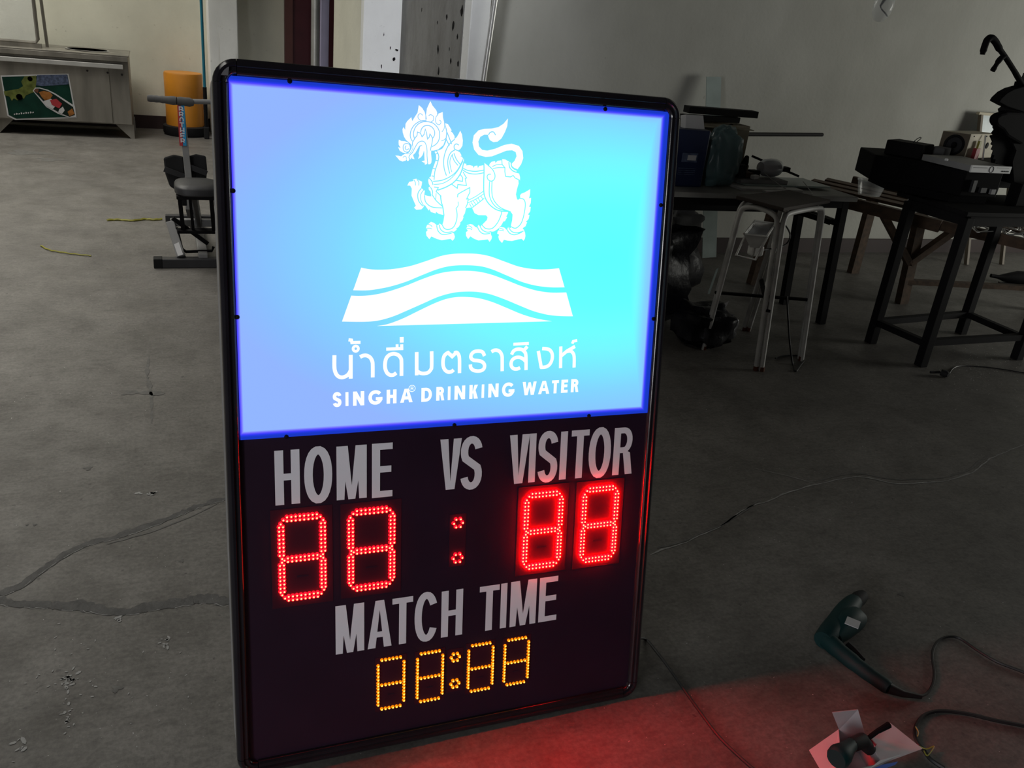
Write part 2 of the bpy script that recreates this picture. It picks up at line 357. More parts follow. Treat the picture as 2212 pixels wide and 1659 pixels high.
crack([(-20, 1292), (40, 1302), (110, 1306), (180, 1314), (262, 1320), (330, 1312), (400, 1300), (440, 1296), (500, 1302)], .032, 'crack', 'crack', lip=True)
crack([(470, 1088), (400, 1120), (330, 1148), (230, 1176)], .006, 'stain', 'crack')
crack([(1405, 1200), (1480, 1170), (1560, 1135), (1610, 1100), (1650, 1085), (1710, 1062), (1760, 1047), (1850, 1030), (1950, 1046), (2080, 1030), (2150, 985), (2230, 955)], .005, 'crackl', 'crack')
crack([(1630, 1012), (1700, 1028), (1765, 1046)], .003, 'crackl', 'crack')
crack([(1420, 1187), (1490, 1162), (1570, 1128), (1640, 1082)], .008, 'stain', 'crack')
crack([(1760, 1040), (1840, 1022), (1940, 1036), (2070, 1024), (2140, 980)], .008, 'stain', 'crack')
crack([(322, 768), (318, 810), (326, 850), (328, 915)], .012, 'stain', 'stain', .8)
crack([(262, 852), (300, 848), (355, 852)], .030, 'stain', 'stain', .8)
def blob(px, py, r, m, name='stain', ax=1.0, z=.0011):
    c = F(px, py); n = 14; ph = random.random() * 9; poly = []
    for k in range(n):
        a = 2 * PI * k / n; rr = r * (1 + .35 * math.sin(3 * a + ph) + .2 * math.sin(5 * a + 2 * ph)); poly.append((c.x + rr * math.cos(a) * ax, c.y + rr * math.sin(a)))
    MB().add([(x, y, z) for x, y in poly], [tuple(range(n))]).build(name, m, floor)
for q in [(252, 1488, .011), (40, 700, .0), (392, 1212, .007), (190, 1012, .012), (75, 1134, .005), (58, 1134, .004), (1948, 1284, .010), (2005, 1283, .0), (1560, 1230, .0), (60, 330, .10), (110, 345, .06)]:
    if q[2]: blob(*q, 'stain', ax=1.6 if q[1] < 400 else 1)
fl = MB()
def flecks(cx, cy, sx, sy, n, r):
    for _ in range(n):
        c = F(random.gauss(cx, sx), random.gauss(cy, sy)); a = random.random() * PI; rr = r * random.uniform(.3, 1.2); k = random.uniform(1.2, 3)
        p = [(c.x + rr * k * math.cos(a) * math.cos(t) - rr * math.sin(a) * math.sin(t), c.y + rr * k * math.sin(a) * math.cos(t) + rr * math.cos(a) * math.sin(t), .0014) for t in (0, 1, 2.1, 3.1, 4.2, 5.2)]
        fl.add(p, [tuple(range(6))])
flecks(150, 1475, 10, 12, 26, .0035); flecks(145, 1545, 8, 25, 14, .003); flecks(200, 1470, 4, 14, 5, .003); flecks(356, 1392, 8, 8, 12, .003)
flecks(322, 1066, 10, 1.5, 10, .005); flecks(255, 1340, 6, 3, 5, .004); flecks(40, 1610, 8, 8, 6, .004); flecks(280, 1500, 150, 110, 60, .0013); flecks(180, 1390, 60, 25, 12, .0015)
flecks(1500, 1500, 80, 60, 25, .0012); flecks(1800, 1050, 150, 100, 40, .0014); flecks(120, 1440, 30, 60, 20, .0018)
fl.build('paint_flecks', 'fleck', floor, kind='stuff')
# pipes and strips at the door recess
p = W(681, 60, 9.5).x; tag(MB().tube([(p, 9.5, 0), (p, 9.5, 4.2)], .042, 14).build('steel_pipe', 'steel_lt', smooth=True), 'thick silver pipe standing upright in front of the dark red door', 'pipe')
x0, x1 = W(693, 60, 9.6).x, W(711, 60, 9.6).x
tag(MB().span((x0, 9.6, 0), (x1, 9.66, 4.2)).build('door_strip', 'lavender', bevel=.006), 'pale lavender upright strip beside the silver pipe at the dark red door', 'strip')
tag(MB().tube([(1.728, 5.10, 0), (2.012, 5.10, 4.2)], .017, 12).build('conduit_pipe', 'steel_lt', smooth=True), 'slim shiny metal pipe running up the white pillar corner behind the scoreboard', 'pipe')
lb_ = [W(*p, 9.42) for p in ((474, 60), (510, 69), (505, 285), (480, 285))]; lb_[2].z = lb_[3].z = 0
tag(MB().prism([(p.x, p.z) for p in lb_], (0, 9.42, 0), (1, 0, 0), (0, 0, 1), (0, 1, 0), .012).build('leaning_board', 'pillar'), 'narrow white board leaning on the white pillar above the scoreboard corner', 'board')
def chip(px, py, w, h, y, par, m='black'):
    c = W(px, py, y); n = 9; MB().add([(c.x + w * math.cos(2 * PI * k / n) * random.uniform(.4, 1), y - .001, c.z + h * math.sin(2 * PI * k / n) * random.uniform(.4, 1)) for k in range(n)], [tuple(range(n))]).build('paint_chip', m, par)
pr = bpy.data.objects['pillar_recess']
for c_ in ((851, 128, .014, .022), (857, 108, .018, .010), (843, 104, .006, .016), (824, 143, .006, .022), (829, 74, .004, .02)): chip(*c_, 6.749, pr)
ws_ = bpy.data.objects['wall_side']
for py, yy, r in ((30, 5.6, .02), (48, 5.45, .03), (44, 5.8, .012), (102, 5.75, .03), (100, 5.5, .012), (125, 5.45, .02), (152, 5.7, .03), (20, 6.2, .015), (70, 5.35, .02), (130, 5.3, .02), (12, 5.30, .03)):
    z_ = W(900, py, yy).z; n = 10; MB().add([(1.699, yy + r * math.cos(2 * PI * k / n) * random.uniform(.4, 1), z_ + r * 1.3 * math.sin(2 * PI * k / n) * random.uniform(.4, 1)) for k in range(n)], [tuple(range(n))]).build('rust_stain', 'soot', ws_)
q = W(436, 40, 9.38); pole = thing('pole', 'long teal blue pole standing upright behind the orange drum', 'pole', (q.x, 9.38, 0))
top = C0 + (q - C0) * 1.0
MB().tube([(q.x, 9.38, 4.15), (q.x, 9.38, .5)], .014, 8).build('shaft', 'teal', pole, smooth=True)
MB().tube([(q.x, 9.38, .5), (q.x, 9.38, .12)], .019, 8).build('grip', 'black', pole, smooth=True)
MB().box((q.x, 9.38, .06), (.05, .05, .12)).build('pole_foot', 'blackrub', pole, bevel=.01)
# ------------------------------------------------------------------ the scoreboard (local x along it, y up it, z towards the camera)
BW, BH = .94, 1.405
sb = thing('scoreboard', 'tall black scoreboard with lit blue sign and red and amber digits, leaning on the floor', 'scoreboard', BO)
sb['_raw'] = True
sb.rotation_euler = Matrix((BU, BV, BN)).transposed().to_euler()
def rrect(w, h, r, x0=0, y0=0, n=6):
    o = []
    for cx, cy, a in ((w - r, h - r, 0), (r, h - r, 90), (r, r, 180), (w - r, r, 270)): o += [(x0 + x, y0 + y) for x, y in arc2(cx, cy, r, r, a, a + 90, n)]
    return o
Z3 = (0, 0, 0)
EX, EY, EZ = (1, 0, 0), (0, 1, 0), (0, 0, 1)
MB().prism(rrect(BW - .004, BH - .004, .038, .002, .002), (0, 0, -.115), EX, EY, EZ, .108).build('box_body', 'grey', sb)
MB().span((.020, .020, -.007), (BW - .020, LY0, 0)).build('face_panel', 'face', sb)
MB().span((.020, LY0, -.007), (BW - .020, BH - .02, .0005)).build('panel_backing', 'gloss', sb)
MB().span((LX0, LY0, .0005), (LX1, LY1, .004)).build('light_panel', 'panel', sb)
PROF = [(0, -.012), (0, .004), (.002, .009), (.007, .0138), (.012, .0138), (.0145, .0095), (.0175, .0095), (.021, .0105), (.0245, .008), (.026, .003), (.026, -.012)]
RC = .040
def rail(name, p, q, inn, wk=1.0, zk=1.0):
    p = Vector(p); q = Vector(q); inn = Vector(inn); n = len(PROF); vs = []
    for e in (p, q):
        for a, z in PROF: vs.append(e + inn * a * wk + Vector((0, 0, z * (zk if z > 0 else 1))))
    MB().add(vs, [(i, (i + 1) % n, n + (i + 1) % n, n + i) for i in range(n)] + [tuple(range(n))[::-1], tuple(range(n, 2 * n))]).build(name, 'gloss', sb, smooth=True)
g = .0012
rail('frame_rail', (0, RC + g, 0), (0, BH - RC - g, 0), (1, 0, 0)); rail('frame_rail', (BW, RC + g, 0), (BW, BH - RC - g, 0), (-1, 0, 0))
rail('frame_rail', (RC + g, BH, 0), (BW - RC - g, BH, 0), (0, -1, 0), 1.1); rail('frame_rail', (RC + g, 0, 0), (BW - RC - g, 0, 0), (0, 1, 0), 1.1)
for cx, cy, a0 in ((RC, BH - RC, 90), (BW - RC, BH - RC, 0), (RC, RC, 180), (BW - RC, RC, 270)):
    vs = []; n = len(PROF); m = 9
    for j in range(m):
        a = math.radians(a0 + 90 * j / (m - 1))
        for q, z in PROF: vs.append((cx + (RC - q) * math.cos(a), cy + (RC - q) * math.sin(a), z))
    MB().add(vs, [(j * n + i, j * n + (i + 1) % n, (j + 1) * n + (i + 1) % n, (j + 1) * n + i) for j in range(m - 1) for i in range(n)] + [tuple(range(n)), tuple((m - 1) * n + i for i in range(n))]).build('corner_cap', 'gloss', sb, smooth=True)
    # small infill plate under each cap
MB().prism([(.012, BH - .030), (.026, BH - .030), (.028, BH - .014), (.020, BH - .013), (.013, BH - .020)], (0, 0, .0128), EX, EY, EZ, .0006).build('scuff_patch', 'scuffed', sb)
for px, py in [(625, 176), (985, 206), (1305, 236), (503, 412), (512, 684), (1425, 443), (1409, 688), (618, 942), (980, 917), (1270, 897)]:
    u, v = B(px, py); MB().lathe([(.0042, 0), (.0045, .002), (.003, .0045), (0, .005)], (u, v, .004), n=10).build('screw', 'black', sb, smooth=True)
for x in (.15, .79):   # rear props that keep it leaning
    foot = None
    top = BO + BU * x + BV * 1.0 - BN * .11; ft = Vector((top.x, top.y + .42, .012))
    Mi = Matrix((BU, BV, BN)); l1 = Mi @ (top - BO); l2 = Mi @ (ft - BO)
    MB().bar(l1, l2, .03, .03).build('rear_prop', 'grey', sb)
# --- glyphs
def glyph(mb, ch, u0, u1, v0, v1, t, z, th=None):
    """bold sans capital drawn with strokes of width t inside the box; th = thickness of level strokes"""
    th = th or t; w, h = u1 - u0, v1 - v0
    S = lambda pts, ww=t, closed=False: ribbon(mb, pts, ww, z, closed)
    P = lambda pts: mb.add([(u0 + x * w, v0 + y * h, z) for x, y in pts], [tuple(range(len(pts)))])
    xl, xr, yb, yt = u0 + t / 2, u1 - t / 2, v0 + th / 2, v1 - th / 2; xm = (u0 + u1) / 2; ym = (v0 + v1) / 2
    def oval(cx, cy, rx, ry, a0, a1, n=26, e=2.12):
        o = []
        for i in range(n + 1):
            a = math.radians(a0 + (a1 - a0) * i / n); c, s = math.cos(a), math.sin(a)
            o.append((cx + rx * math.copysign(abs(c) ** (2 / e), c), cy + ry * math.copysign(abs(s) ** (2 / e), s)))
        return o
    if ch == 'H': S([(xl, v0), (xl, v1)]); S([(xr, v0), (xr, v1)]); S([(xl, ym + .01 * h), (xr, ym + .01 * h)], th)
    elif ch == 'I': S([(xm, v0), (xm, v1)], min(t, w))
    elif ch == 'E': S([(xl, v0), (xl, v1)]); S([(u0, yt), (u1, yt)], th); S([(u0, yb), (u1, yb)], th); S([(xl, ym + .02 * h), (u1 - .06 * w, ym + .02 * h)], th)
    elif ch == 'T': S([(xm, v0), (xm, v1)]); S([(u0, yt), (u1, yt)], th)
    elif ch in 'OQ': S(oval(xm, ym, (w - t) / 2, (h - th) / 2, 0, 360)[:-1], t, True)
    elif ch == 'C': S(oval(xm, ym, (w - t) / 2, (h - th) / 2, 32, 328))
    elif ch == 'G':
        S(oval(xm, ym, (w - t) / 2, (h - th) / 2, 38, 350)); S([(xm + .02 * w, ym - th * .45), (u1 - .01 * w, ym - th * .45)], th)
    elif ch == 'D':
        S([(xl, v0), (xl, v1)]); S([(u0, yt), (xm - .1 * w, yt)] + oval(xm - .1 * w, ym, (u1 - t / 2 - xm + .1 * w), (h - th) / 2, 90, -90) + [(u0, yb)], th)
    elif ch == 'S':
        r = (h - th) / 4; rx = (w - t) / 2
        S(oval(xm, yt - r, rx, r, 12, 215, 14, 2.1) + [(xm - rx * .45, ym + r * .22), (xm + rx * .45, ym - r * .22)] + oval(xm, yb + r, rx, r, 35, -168, 14, 2.1), t * .97)
    elif ch == 'R':
        S([(xl, v0), (xl, v1)]); r = (v1 - th / 2 - ym - .02 * h) / 2; cy = ym + .02 * h + r
        S([(u0, yt), (xm, yt)] + oval(xm, cy, u1 - t / 2 - xm - .02 * w, r, 90, -90, 12) + [(u0, ym + .02 * h)], th)
        P([(.50, .54), (.86, .47), (1.0, 0), (1 - t / w * 1.05, 0), (.58, .50)] if t / w < .33 else [(.46, .55), (.86, .46), (1.02, 0), (.66, 0)])
    elif ch == 'V': k = t / w * 1.05; P([(0, 1), (k, 1), (.5, .16), (1 - k, 1), (1, 1), (.5 + k * .55, 0), (.5 - k * .55, 0)])
    elif ch == 'A':
        k = t / w * 1.05; P([(0, 0), (.5 - k * .55, 1), (.5, 1), (.5, .80), (k, 0)]); P([(1, 0), (1 - k, 0), (.5, .80), (.5, 1), (.5 + k * .55, 1)])
        q = th / h; P([(.22, .22), (.78, .22), (.78 - .3 * q, .22 + q), (.22 + .3 * q, .22 + q)])
    elif ch == 'M':
        k = t / w; P([(0, 0), (0, 1), (k * 1.25, 1), (k * .92, 0)]) ; P([(1, 0), (1, 1), (1 - k * 1.25, 1), (1 - k * .92, 0)])
        P([(k * .35, 1), (k * 1.35, 1), (.5, .26), (1 - k * 1.35, 1), (1 - k * .35, 1), (.5 + k * .42, 0), (.5 - k * .42, 0)])
    elif ch == 'N': k = t / w; P([(0, 0), (0, 1), (k, 1), (k, 0)]); P([(1 - k, 0), (1 - k, 1), (1, 1), (1, 0)]); P([(0, 1), (k * 1.05, 1), (1, 0), (1 - k * 1.05, 0)])
    elif ch == 'K': k = t / w; P([(0, 0), (0, 1), (k, 1), (k, 0)]); P([(k * .9, .38), (.98 - k * 1.1, 1), (.98, 1), (k * 1.5, .40)]); P([(k * 1.1, .56), (k * 1.7, .78), (1, 0), (1 - k * 1.25, 0)])
    elif ch == 'W':
        k = t / w; P([(0, 1), (k, 1), (.28 + k * .35, .10), (.28 + k * .5, 0), (.28 - k * .5, 0)]); P([(.28 - k * .4, 0), (.28 + k * .5, 0), (.5 + k * .35, .96), (.5 - k * .35, .96)])
        P([(.5 - k * .35, .96), (.5 + k * .35, .96), (.72 + k * .4, 0), (.72 - k * .5, 0)]); P([(1, 1), (1 - k, 1), (.72 - k * .5, 0), (.72 + k * .5, 0)])
def stagger(mb):
    # connected pieces of a letter sit a hair above one another so that none coincide
    comp = {}
    for i, f in enumerate(mb.f):
        r = next((comp[v] for v in f if v in comp), i)
        for v in f: comp[v] = r
    rk = {r: k for k, r in enumerate(sorted(set(comp.values())))}
    for v, r in comp.items(): mb.v[v].z += (rk[r] % 12) * .00004
def word(name, chars, ox, oy, sc, z, t, m, label, th=None):
    mb = MB()
    for ch, x0, x1, yt, yb in chars:
        ym = (yt + yb) / 2; xc = (x0 + x1) / 2
        u0 = B(ox + x0 / sc, oy + ym / sc)[0]; u1 = B(ox + x1 / sc, oy + ym / sc)[0]
        v1 = B(ox + xc / sc, oy + yt / sc)[1]; v0 = B(ox + xc / sc, oy + yb / sc)[1]
        glyph(mb, ch, u0, u1, v0, v1, t, z, th)
    stagger(mb)
    return mb.build(name, m, sb, label=label)
word('lettering', [('H', 84, 220, 180, 476), ('O', 243, 396, 163, 466), ('M', 419, 583, 156, 446), ('E', 611, 723, 143, 436)], 560, 900, 2.5136, .0012, .0168, 'vinylw', 'HOME in large silver-white capitals', .0138)
word('lettering', [('V', 980, 1096, 120, 394), ('S', 1092, 1210, 108, 392)], 560, 900, 2.5136, .0012, .0168, 'vinylw', 'VS in large silver-white capitals', .0138)
word('lettering', [('V', 1356, 1464, 97, 362), ('I', 1464, 1500, 91, 355), ('S', 1512, 1620, 80, 353), ('I', 1632, 1669, 80, 340), ('T', 1690, 1786, 72, 332), ('O', 1788, 1907, 60, 328), ('R', 1922, 2026, 58, 312)], 560, 900, 2.5136, .0012, .0168, 'vinylw', 'VISITOR in large silver-white capitals', .0138)
word('lettering', [('M', 176, 421, 296, 706), ('A', 450, 655, 262, 663), ('T', 660, 836, 237, 632), ('C', 850, 1050, 195, 608), ('H', 1078, 1260, 175, 565)], 680, 1230, 3.95, .0012, .0160, 'vinylw', 'MATCH in large silver-white capitals', .0132)
word('lettering', [('T', 1402, 1570, 137, 517), ('I', 1583, 1636, 118, 497), ('M', 1667, 1887, 92, 472), ('E', 1912, 2066, 63, 437)], 680, 1230, 3.95, .0012, .0160, 'vinylw', 'TIME in large silver-white capitals', .0132)
PZ = .0046
word('lettering', [('S', 68, 140, 1243, 1365), ('I', 173, 197, 1243, 1357), ('N', 235, 327, 1237, 1353), ('G', 361, 478, 1228, 1345), ('H', 511, 592, 1222, 1336), ('A', 622, 725, 1215, 1328)], 700, 520, 3.8138, PZ, .0070, 'letter', 'first word of the small white line of capitals', .0064)
word('lettering', [('D', 797, 884, 1207, 1321), ('R', 919, 984, 1200, 1312), ('I', 1014, 1036, 1196, 1308), ('N', 1069, 1156, 1190, 1303), ('K', 1191, 1262, 1183, 1297), ('I', 1292, 1313, 1180, 1290), ('N', 1347, 1431, 1174, 1285), ('G', 1460, 1563, 1165, 1280)], 700, 520, 3.8138, PZ, .0070, 'letter', 'DRINKING in small white capitals', .0064)
word('lettering', [('W', 1628, 1742, 1158, 1267), ('A', 1758, 1850, 1151, 1258), ('T', 1869, 1925, 1146, 1253), ('E', 1946, 2000, 1141, 1248), ('R', 2027, 2088, 1136, 1243)], 700, 520, 3.8138, PZ, .0070, 'letter', 'WATER in small white capitals', .0064)
def T3(x, y): return B(700 + x / 3.8138, 520 + y / 3.8138)
def stroke3(mb, pts, w=29, n=6, closed=False, smooth=True, z=PZ):
    p = cr([(*T3(*q), 0) for q in pts], n, closed) if smooth else [(*T3(*q), 0) for q in pts]
    ribbon(mb, p, w / 3.8138 / 1000 * .985, z, closed)
mb = MB()
c = T3(720, 1213); ribbon(mb, arc2(c[0], c[1], .0066, .0066, 0, 360, 20)[:-1], .0012, PZ, True); glyph(mb, 'R', c[0] - .0028, c[0] + .003, c[1] - .0036, c[1] + .0038, .0012, PZ)
mb.build('registered_mark', 'letter', sb)
th = [([(82, 940), (82, 1040), (92, 1085), (112, 1112), (142, 1122), (175, 1113), (200, 1092), (216, 1062)], 1), ([(216, 937), (216, 1132)], 0),
 ([(198, 813), (222, 816), (226, 836), (296, 834)], 0), ([(293, 955), (315, 944), (345, 942), (375, 958), (393, 990), (397, 1030), (397, 1122)], 1),
 ([(590, 1085), (568, 1101), (540, 1102), (515, 1085), (500, 1050), (498, 1010), (508, 965), (535, 937), (570, 928), (605, 938), (628, 965), (633, 1000), (633, 1110)], 1),
 ([(508, 890), (648, 884)], 0), ([(758, 914), (758, 1105)], 0), ([(758, 1068), (785, 1085), (815, 1090), (850, 1083), (873, 1060), (881, 1030), (881, 908)], 1),
 ([(1062, 1060), (1045, 1074), (1018, 1078), (992, 1062), (977, 1030), (975, 985), (985, 945), (1005, 925), (1024, 916)], 1), ([(1010, 914), (1050, 950), (1088, 912)], 0), ([(1066, 922), (1088, 918), (1104, 940), (1110, 975), (1110, 1087)], 1),
 ([(1316, 946), (1300, 915), (1268, 906), (1230, 912), (1207, 935), (1205, 962), (1225, 980), (1260, 985), (1295, 994), (1315, 1018), (1312, 1048), (1290, 1066), (1255, 1070), (1222, 1062), (1203, 1042), (1200, 1016)], 1),
 ([(1373, 912), (1395, 900), (1422, 900), (1445, 915), (1459, 945), (1461, 985), (1461, 1071)], 1),
 ([(1608, 1042), (1588, 1052), (1560, 1052), (1540, 1036), (1534, 1008), (1545, 978), (1572, 960), (1605, 958), (1635, 972), (1655, 992)], 1), ([(1538, 935), (1555, 905), (1585, 891), (1620, 893), (1645, 912), (1656, 945), (1657, 1062)], 1), ([(1635, 905), (1668, 868)], 0),
 ([(1553, 850), (1680, 843)], 0), ([(1758, 905), (1783, 1046)], 0), ([(1775, 1040), (1820, 1036), (1852, 1015), (1871, 975), (1872, 930), (1855, 900), (1828, 888), (1790, 885)], 1),
 ([(1943, 868), (1941, 1046)], 0), ([(1944, 948), (1995, 905), (2060, 868)], 0), ([(1985, 912), (2020, 905), (2045, 925), (2053, 960), (2052, 1041)], 1), ([(2037, 845), (2045, 826), (2078, 818)], 0)]
mb = MB()
for pts, s in th: stroke3(mb, pts, 29 if pts[0] not in ((198, 813), (508, 890), (1553, 850), (2037, 845)) else 24, 6, smooth=bool(s))
stroke3(mb, [(635, 898), (635, 850)], 24, smooth=False); stroke3(mb, [(597, 890), (597, 850)], 22, smooth=False); stroke3(mb, [(635, 790), (635, 836)], 30, smooth=False)
c = T3(257, 886); ribbon(mb, arc2(c[0], c[1], .0052, .0052, 0, 360, 18)[:-1], .0052, PZ, True)
mb.build('lettering', 'letter', sb, label='line of thin white looped foreign script')
def poly3(parts, name='wave_band'):
    pts = []
    for p, s in parts:
        q = [(*T3(*a), 0) for a in p]; pts += [(v[0], v[1]) for v in (cr(q, 6) if s else q)]
    MB().add([(x, y, PZ) for x, y in pts], [tuple(range(len(pts)))]).build(name, 'letter', sb)
poly3([([(302, 220), (370, 233), (450, 237), (560, 232), (700, 208), (830, 168), (960, 124), (1060, 107), (1160, 104), (1260, 108), (1360, 127), (1480, 170), (1600, 212), (1720, 232), (1830, 234), (1928, 225)], 1), ([(1974, 382), (1860, 382), (1740, 368), (1620, 336), (1500, 285), (1380, 235), (1280, 208), (1160, 200), (1040, 206), (930, 232), (800, 282), (680, 332), (560, 370), (470, 390), (360, 406), (236, 406)], 1)])
poly3([([(220, 450), (300, 452), (400, 444), (520, 418), (660, 372), (800, 316), (930, 271), (1040, 251), (1160, 246), (1270, 254), (1380, 280), (1500, 325), (1620, 372), (1740, 408), (1860, 425), (1988, 424)], 1), ([(2042, 620), (1940, 618), (1840, 608), (1720, 578), (1600, 530), (1480, 480), (1360, 438), (1260, 420), (1160, 417), (1060, 426), (940, 458), (820, 510), (680, 572), (560, 622), (440, 655), (320, 665), (144, 663)], 1)])
poly3([([(430, 700), (520, 684), (640, 640), (780, 572), (900, 515), (1000, 478), (1090, 462), (1180, 462), (1270, 472), (1380, 503), (1500, 552), (1620, 602), (1740, 638), (1870, 661)], 1)])
# --- the lion emblem
def L4(x, y): return B(820 + x / 4.4833, 190 + y / 4.4838)
def AA(x, y): return L4(x * .48642, y * .48642)
head = [(300, 548), (280, 530), (250, 505), (230, 472), (218, 430), (216, 400), (228, 376), (238, 404), (243, 385), (245, 350), (262, 322), (303, 284), (312, 320), (330, 290), (362, 240), (373, 168), (405, 195), (430, 235), (438, 270), (437, 300), (441, 316), (450, 300), (443, 262), (452, 200), (485, 130), (505, 172), (540, 215), (551, 240), (548, 262), (565, 250), (604, 235), (606, 285), (617, 330), (620, 372), (630, 383), (638, 412), (640, 440), (632, 495), (610, 555), (560, 596), (515, 608), (493, 607), (492, 640), (497, 695), (494, 725), (482, 739), (462, 738), (457, 726), (452, 735), (440, 743), (428, 738), (434, 727), (420, 722), (400, 712), (430, 703), (428, 680), (426, 620), (420, 580), (400, 552), (378, 562), (358, 596), (340, 628), (318, 650), (322, 665), (332, 692), (310, 685), (301, 672), (296, 694), (285, 697), (280, 688), (275, 705), (262, 709), (255, 690), (246, 705), (215, 713), (185, 700), (165, 675), (146, 655), (175, 657), (203, 664), (220, 650), (240, 640), (262, 637), (285, 620), (302, 585), (306, 562)]
eye = [(181, 502), (205, 515), (240, 517), (270, 530), (290, 556), (293, 590), (275, 618), (245, 633), (215, 625), (190, 610), (173, 574), (199, 582), (180, 552), (178, 527)]
tongue = [(385, 572), (400, 560), (420, 575), (424, 605), (410, 650), (392, 674), (366, 688), (378, 655), (372, 632), (380, 602)]
tail = [(1262, 745), (1300, 705), (1318, 662), (1310, 622), (1275, 604), (1220, 608), (1150, 636), (1080, 663), (1020, 669), (950, 650), (908, 598), (892, 530), (905, 460), (950, 412), (1010, 397), (1080, 394), (1140, 382), (1190, 350), (1235, 297), (1228, 370), (1205, 430), (1172, 490), (1135, 520), (1095, 526), (1060, 506), (1046, 475), (1042, 455), (1008, 453), (968, 474), (948, 520), (955, 568), (985, 600), (1035, 608), (1110, 590), (1200, 553), (1270, 541), (1340, 562), (1375, 612), (1383, 680), (1362, 740), (1328, 788), (1296, 775)]
body = [(627, 343), (655, 352), (675, 385), (691, 412), (680, 418), (703, 440), (719, 470), (717, 497), (740, 478), (762, 440), (773, 415), (790, 450), (799, 510), (795, 560), (775, 592), (745, 610), (770, 625), (787, 655), (775, 662), (793, 668), (797, 682), (810, 690), (806, 715), (803, 730), (833, 736), (830, 752), (865, 748), (897, 757), (900, 778), (912, 758), (938, 752), (945, 778), (955, 757), (1000, 749), (1002, 722), (1030, 745), (1052, 762), (1058, 735), (1078, 715), (1110, 709), (1113, 728), (1135, 706), (1172, 701), (1176, 690), (1210, 694), (1240, 712), (1262, 725), (1268, 755), (1290, 785), (1318, 803), (1316, 822), (1343, 830), (1352, 865), (1352, 898), (1335, 890), (1338, 925), (1322, 980), (1312, 1030), (1320, 1068), (1330, 1085), (1355, 1068), (1352, 1042), (1362, 1025), (1400, 1010), (1450, 980), (1448, 1030), (1438, 1068), (1459, 1064), (1455, 1115), (1438, 1150), (1455, 1152), (1450, 1195), (1428, 1225), (1443, 1230), (1435, 1268), (1408, 1296), (1420, 1300), (1405, 1338), (1376, 1358), (1388, 1372), (1400, 1400), (1404, 1432), (1398, 1460), (1385, 1479), (1368, 1460), (1330, 1466), (1275, 1481), (1230, 1478), (1196, 1468), (1178, 1500), (1150, 1470), (1142, 1440), (1150, 1420), (1131, 1410), (1135, 1388), (1152, 1372), (1146, 1356), (1165, 1345), (1200, 1352), (1224, 1375), (1238, 1345), (1262, 1358), (1266, 1320), (1276, 1280), (1280, 1225), (1265, 1203), (1237, 1196), (1235, 1212), (1218, 1245), (1228, 1250), (1205, 1290), (1190, 1293), (1170, 1330), (1130, 1370), (1100, 1388), (1070, 1392), (1068, 1412), (1080, 1440), (1076, 1462), (1058, 1489), (1040, 1465), (1000, 1470), (950, 1476), (905, 1458), (872, 1436), (850, 1463), (830, 1430), (829, 1396), (848, 1382), (832, 1360), (845, 1337), (835, 1330), (870, 1317), (893, 1322), (920, 1346), (935, 1352), (950, 1325), (967, 1342), (985, 1325), (1005, 1305), (1032, 1278), (1038, 1250), (1022, 1232), (950, 1231), (912, 1212), (892, 1168), (890, 1158), (860, 1158), (832, 1163), (826, 1180), (818, 1215), (800, 1243), (806, 1248), (795, 1280), (768, 1308), (776, 1312), (758, 1345), (730, 1365), (742, 1368), (720, 1388), (690, 1396), (713, 1408), (722, 1440), (716, 1460), (700, 1479), (680, 1460), (640, 1466), (595, 1474), (545, 1460), (495, 1437), (475, 1463), (448, 1430), (443, 1395), (460, 1375), (442, 1357), (452, 1330), (465, 1318), (490, 1296), (520, 1305), (545, 1328), (560, 1328), (575, 1312), (600, 1330), (612, 1290), (622, 1225), (608, 1229), (565, 1218), (540, 1198), (536, 1215), (490, 1200), (474, 1170), (470, 1188), (440, 1145), (430, 1130), (415, 1158), (398, 1175), (350, 1179), (327, 1160), (345, 1140), (325, 1095), (303, 1042), (306, 975), (290, 946), (262, 945), (280, 910), (320, 902), (316, 885), (350, 880), (378, 896), (405, 908), (402, 935), (395, 965), (412, 982), (432, 996), (425, 1035), (460, 1046), (495, 1050), (487, 1003), (470, 985), (468, 962), (485, 955), (470, 930), (464, 895), (475, 865), (488, 862), (500, 810), (515, 765), (535, 710), (542, 680), (540, 645), (526, 620), (545, 612), (562, 604), (600, 590), (630, 540), (640, 480), (640, 410), (633, 370)]
mb = MB()
for pl in (head, eye, tongue, tail, body):
    q = [L4(*p) for p in pl]; mb.add([(x, y, PZ) for x, y in q], [tuple(range(len(q)))])
emb = mb.build('lion_emblem', 'letter', sb, label='white outlined mythical lion emblem with curled tail')
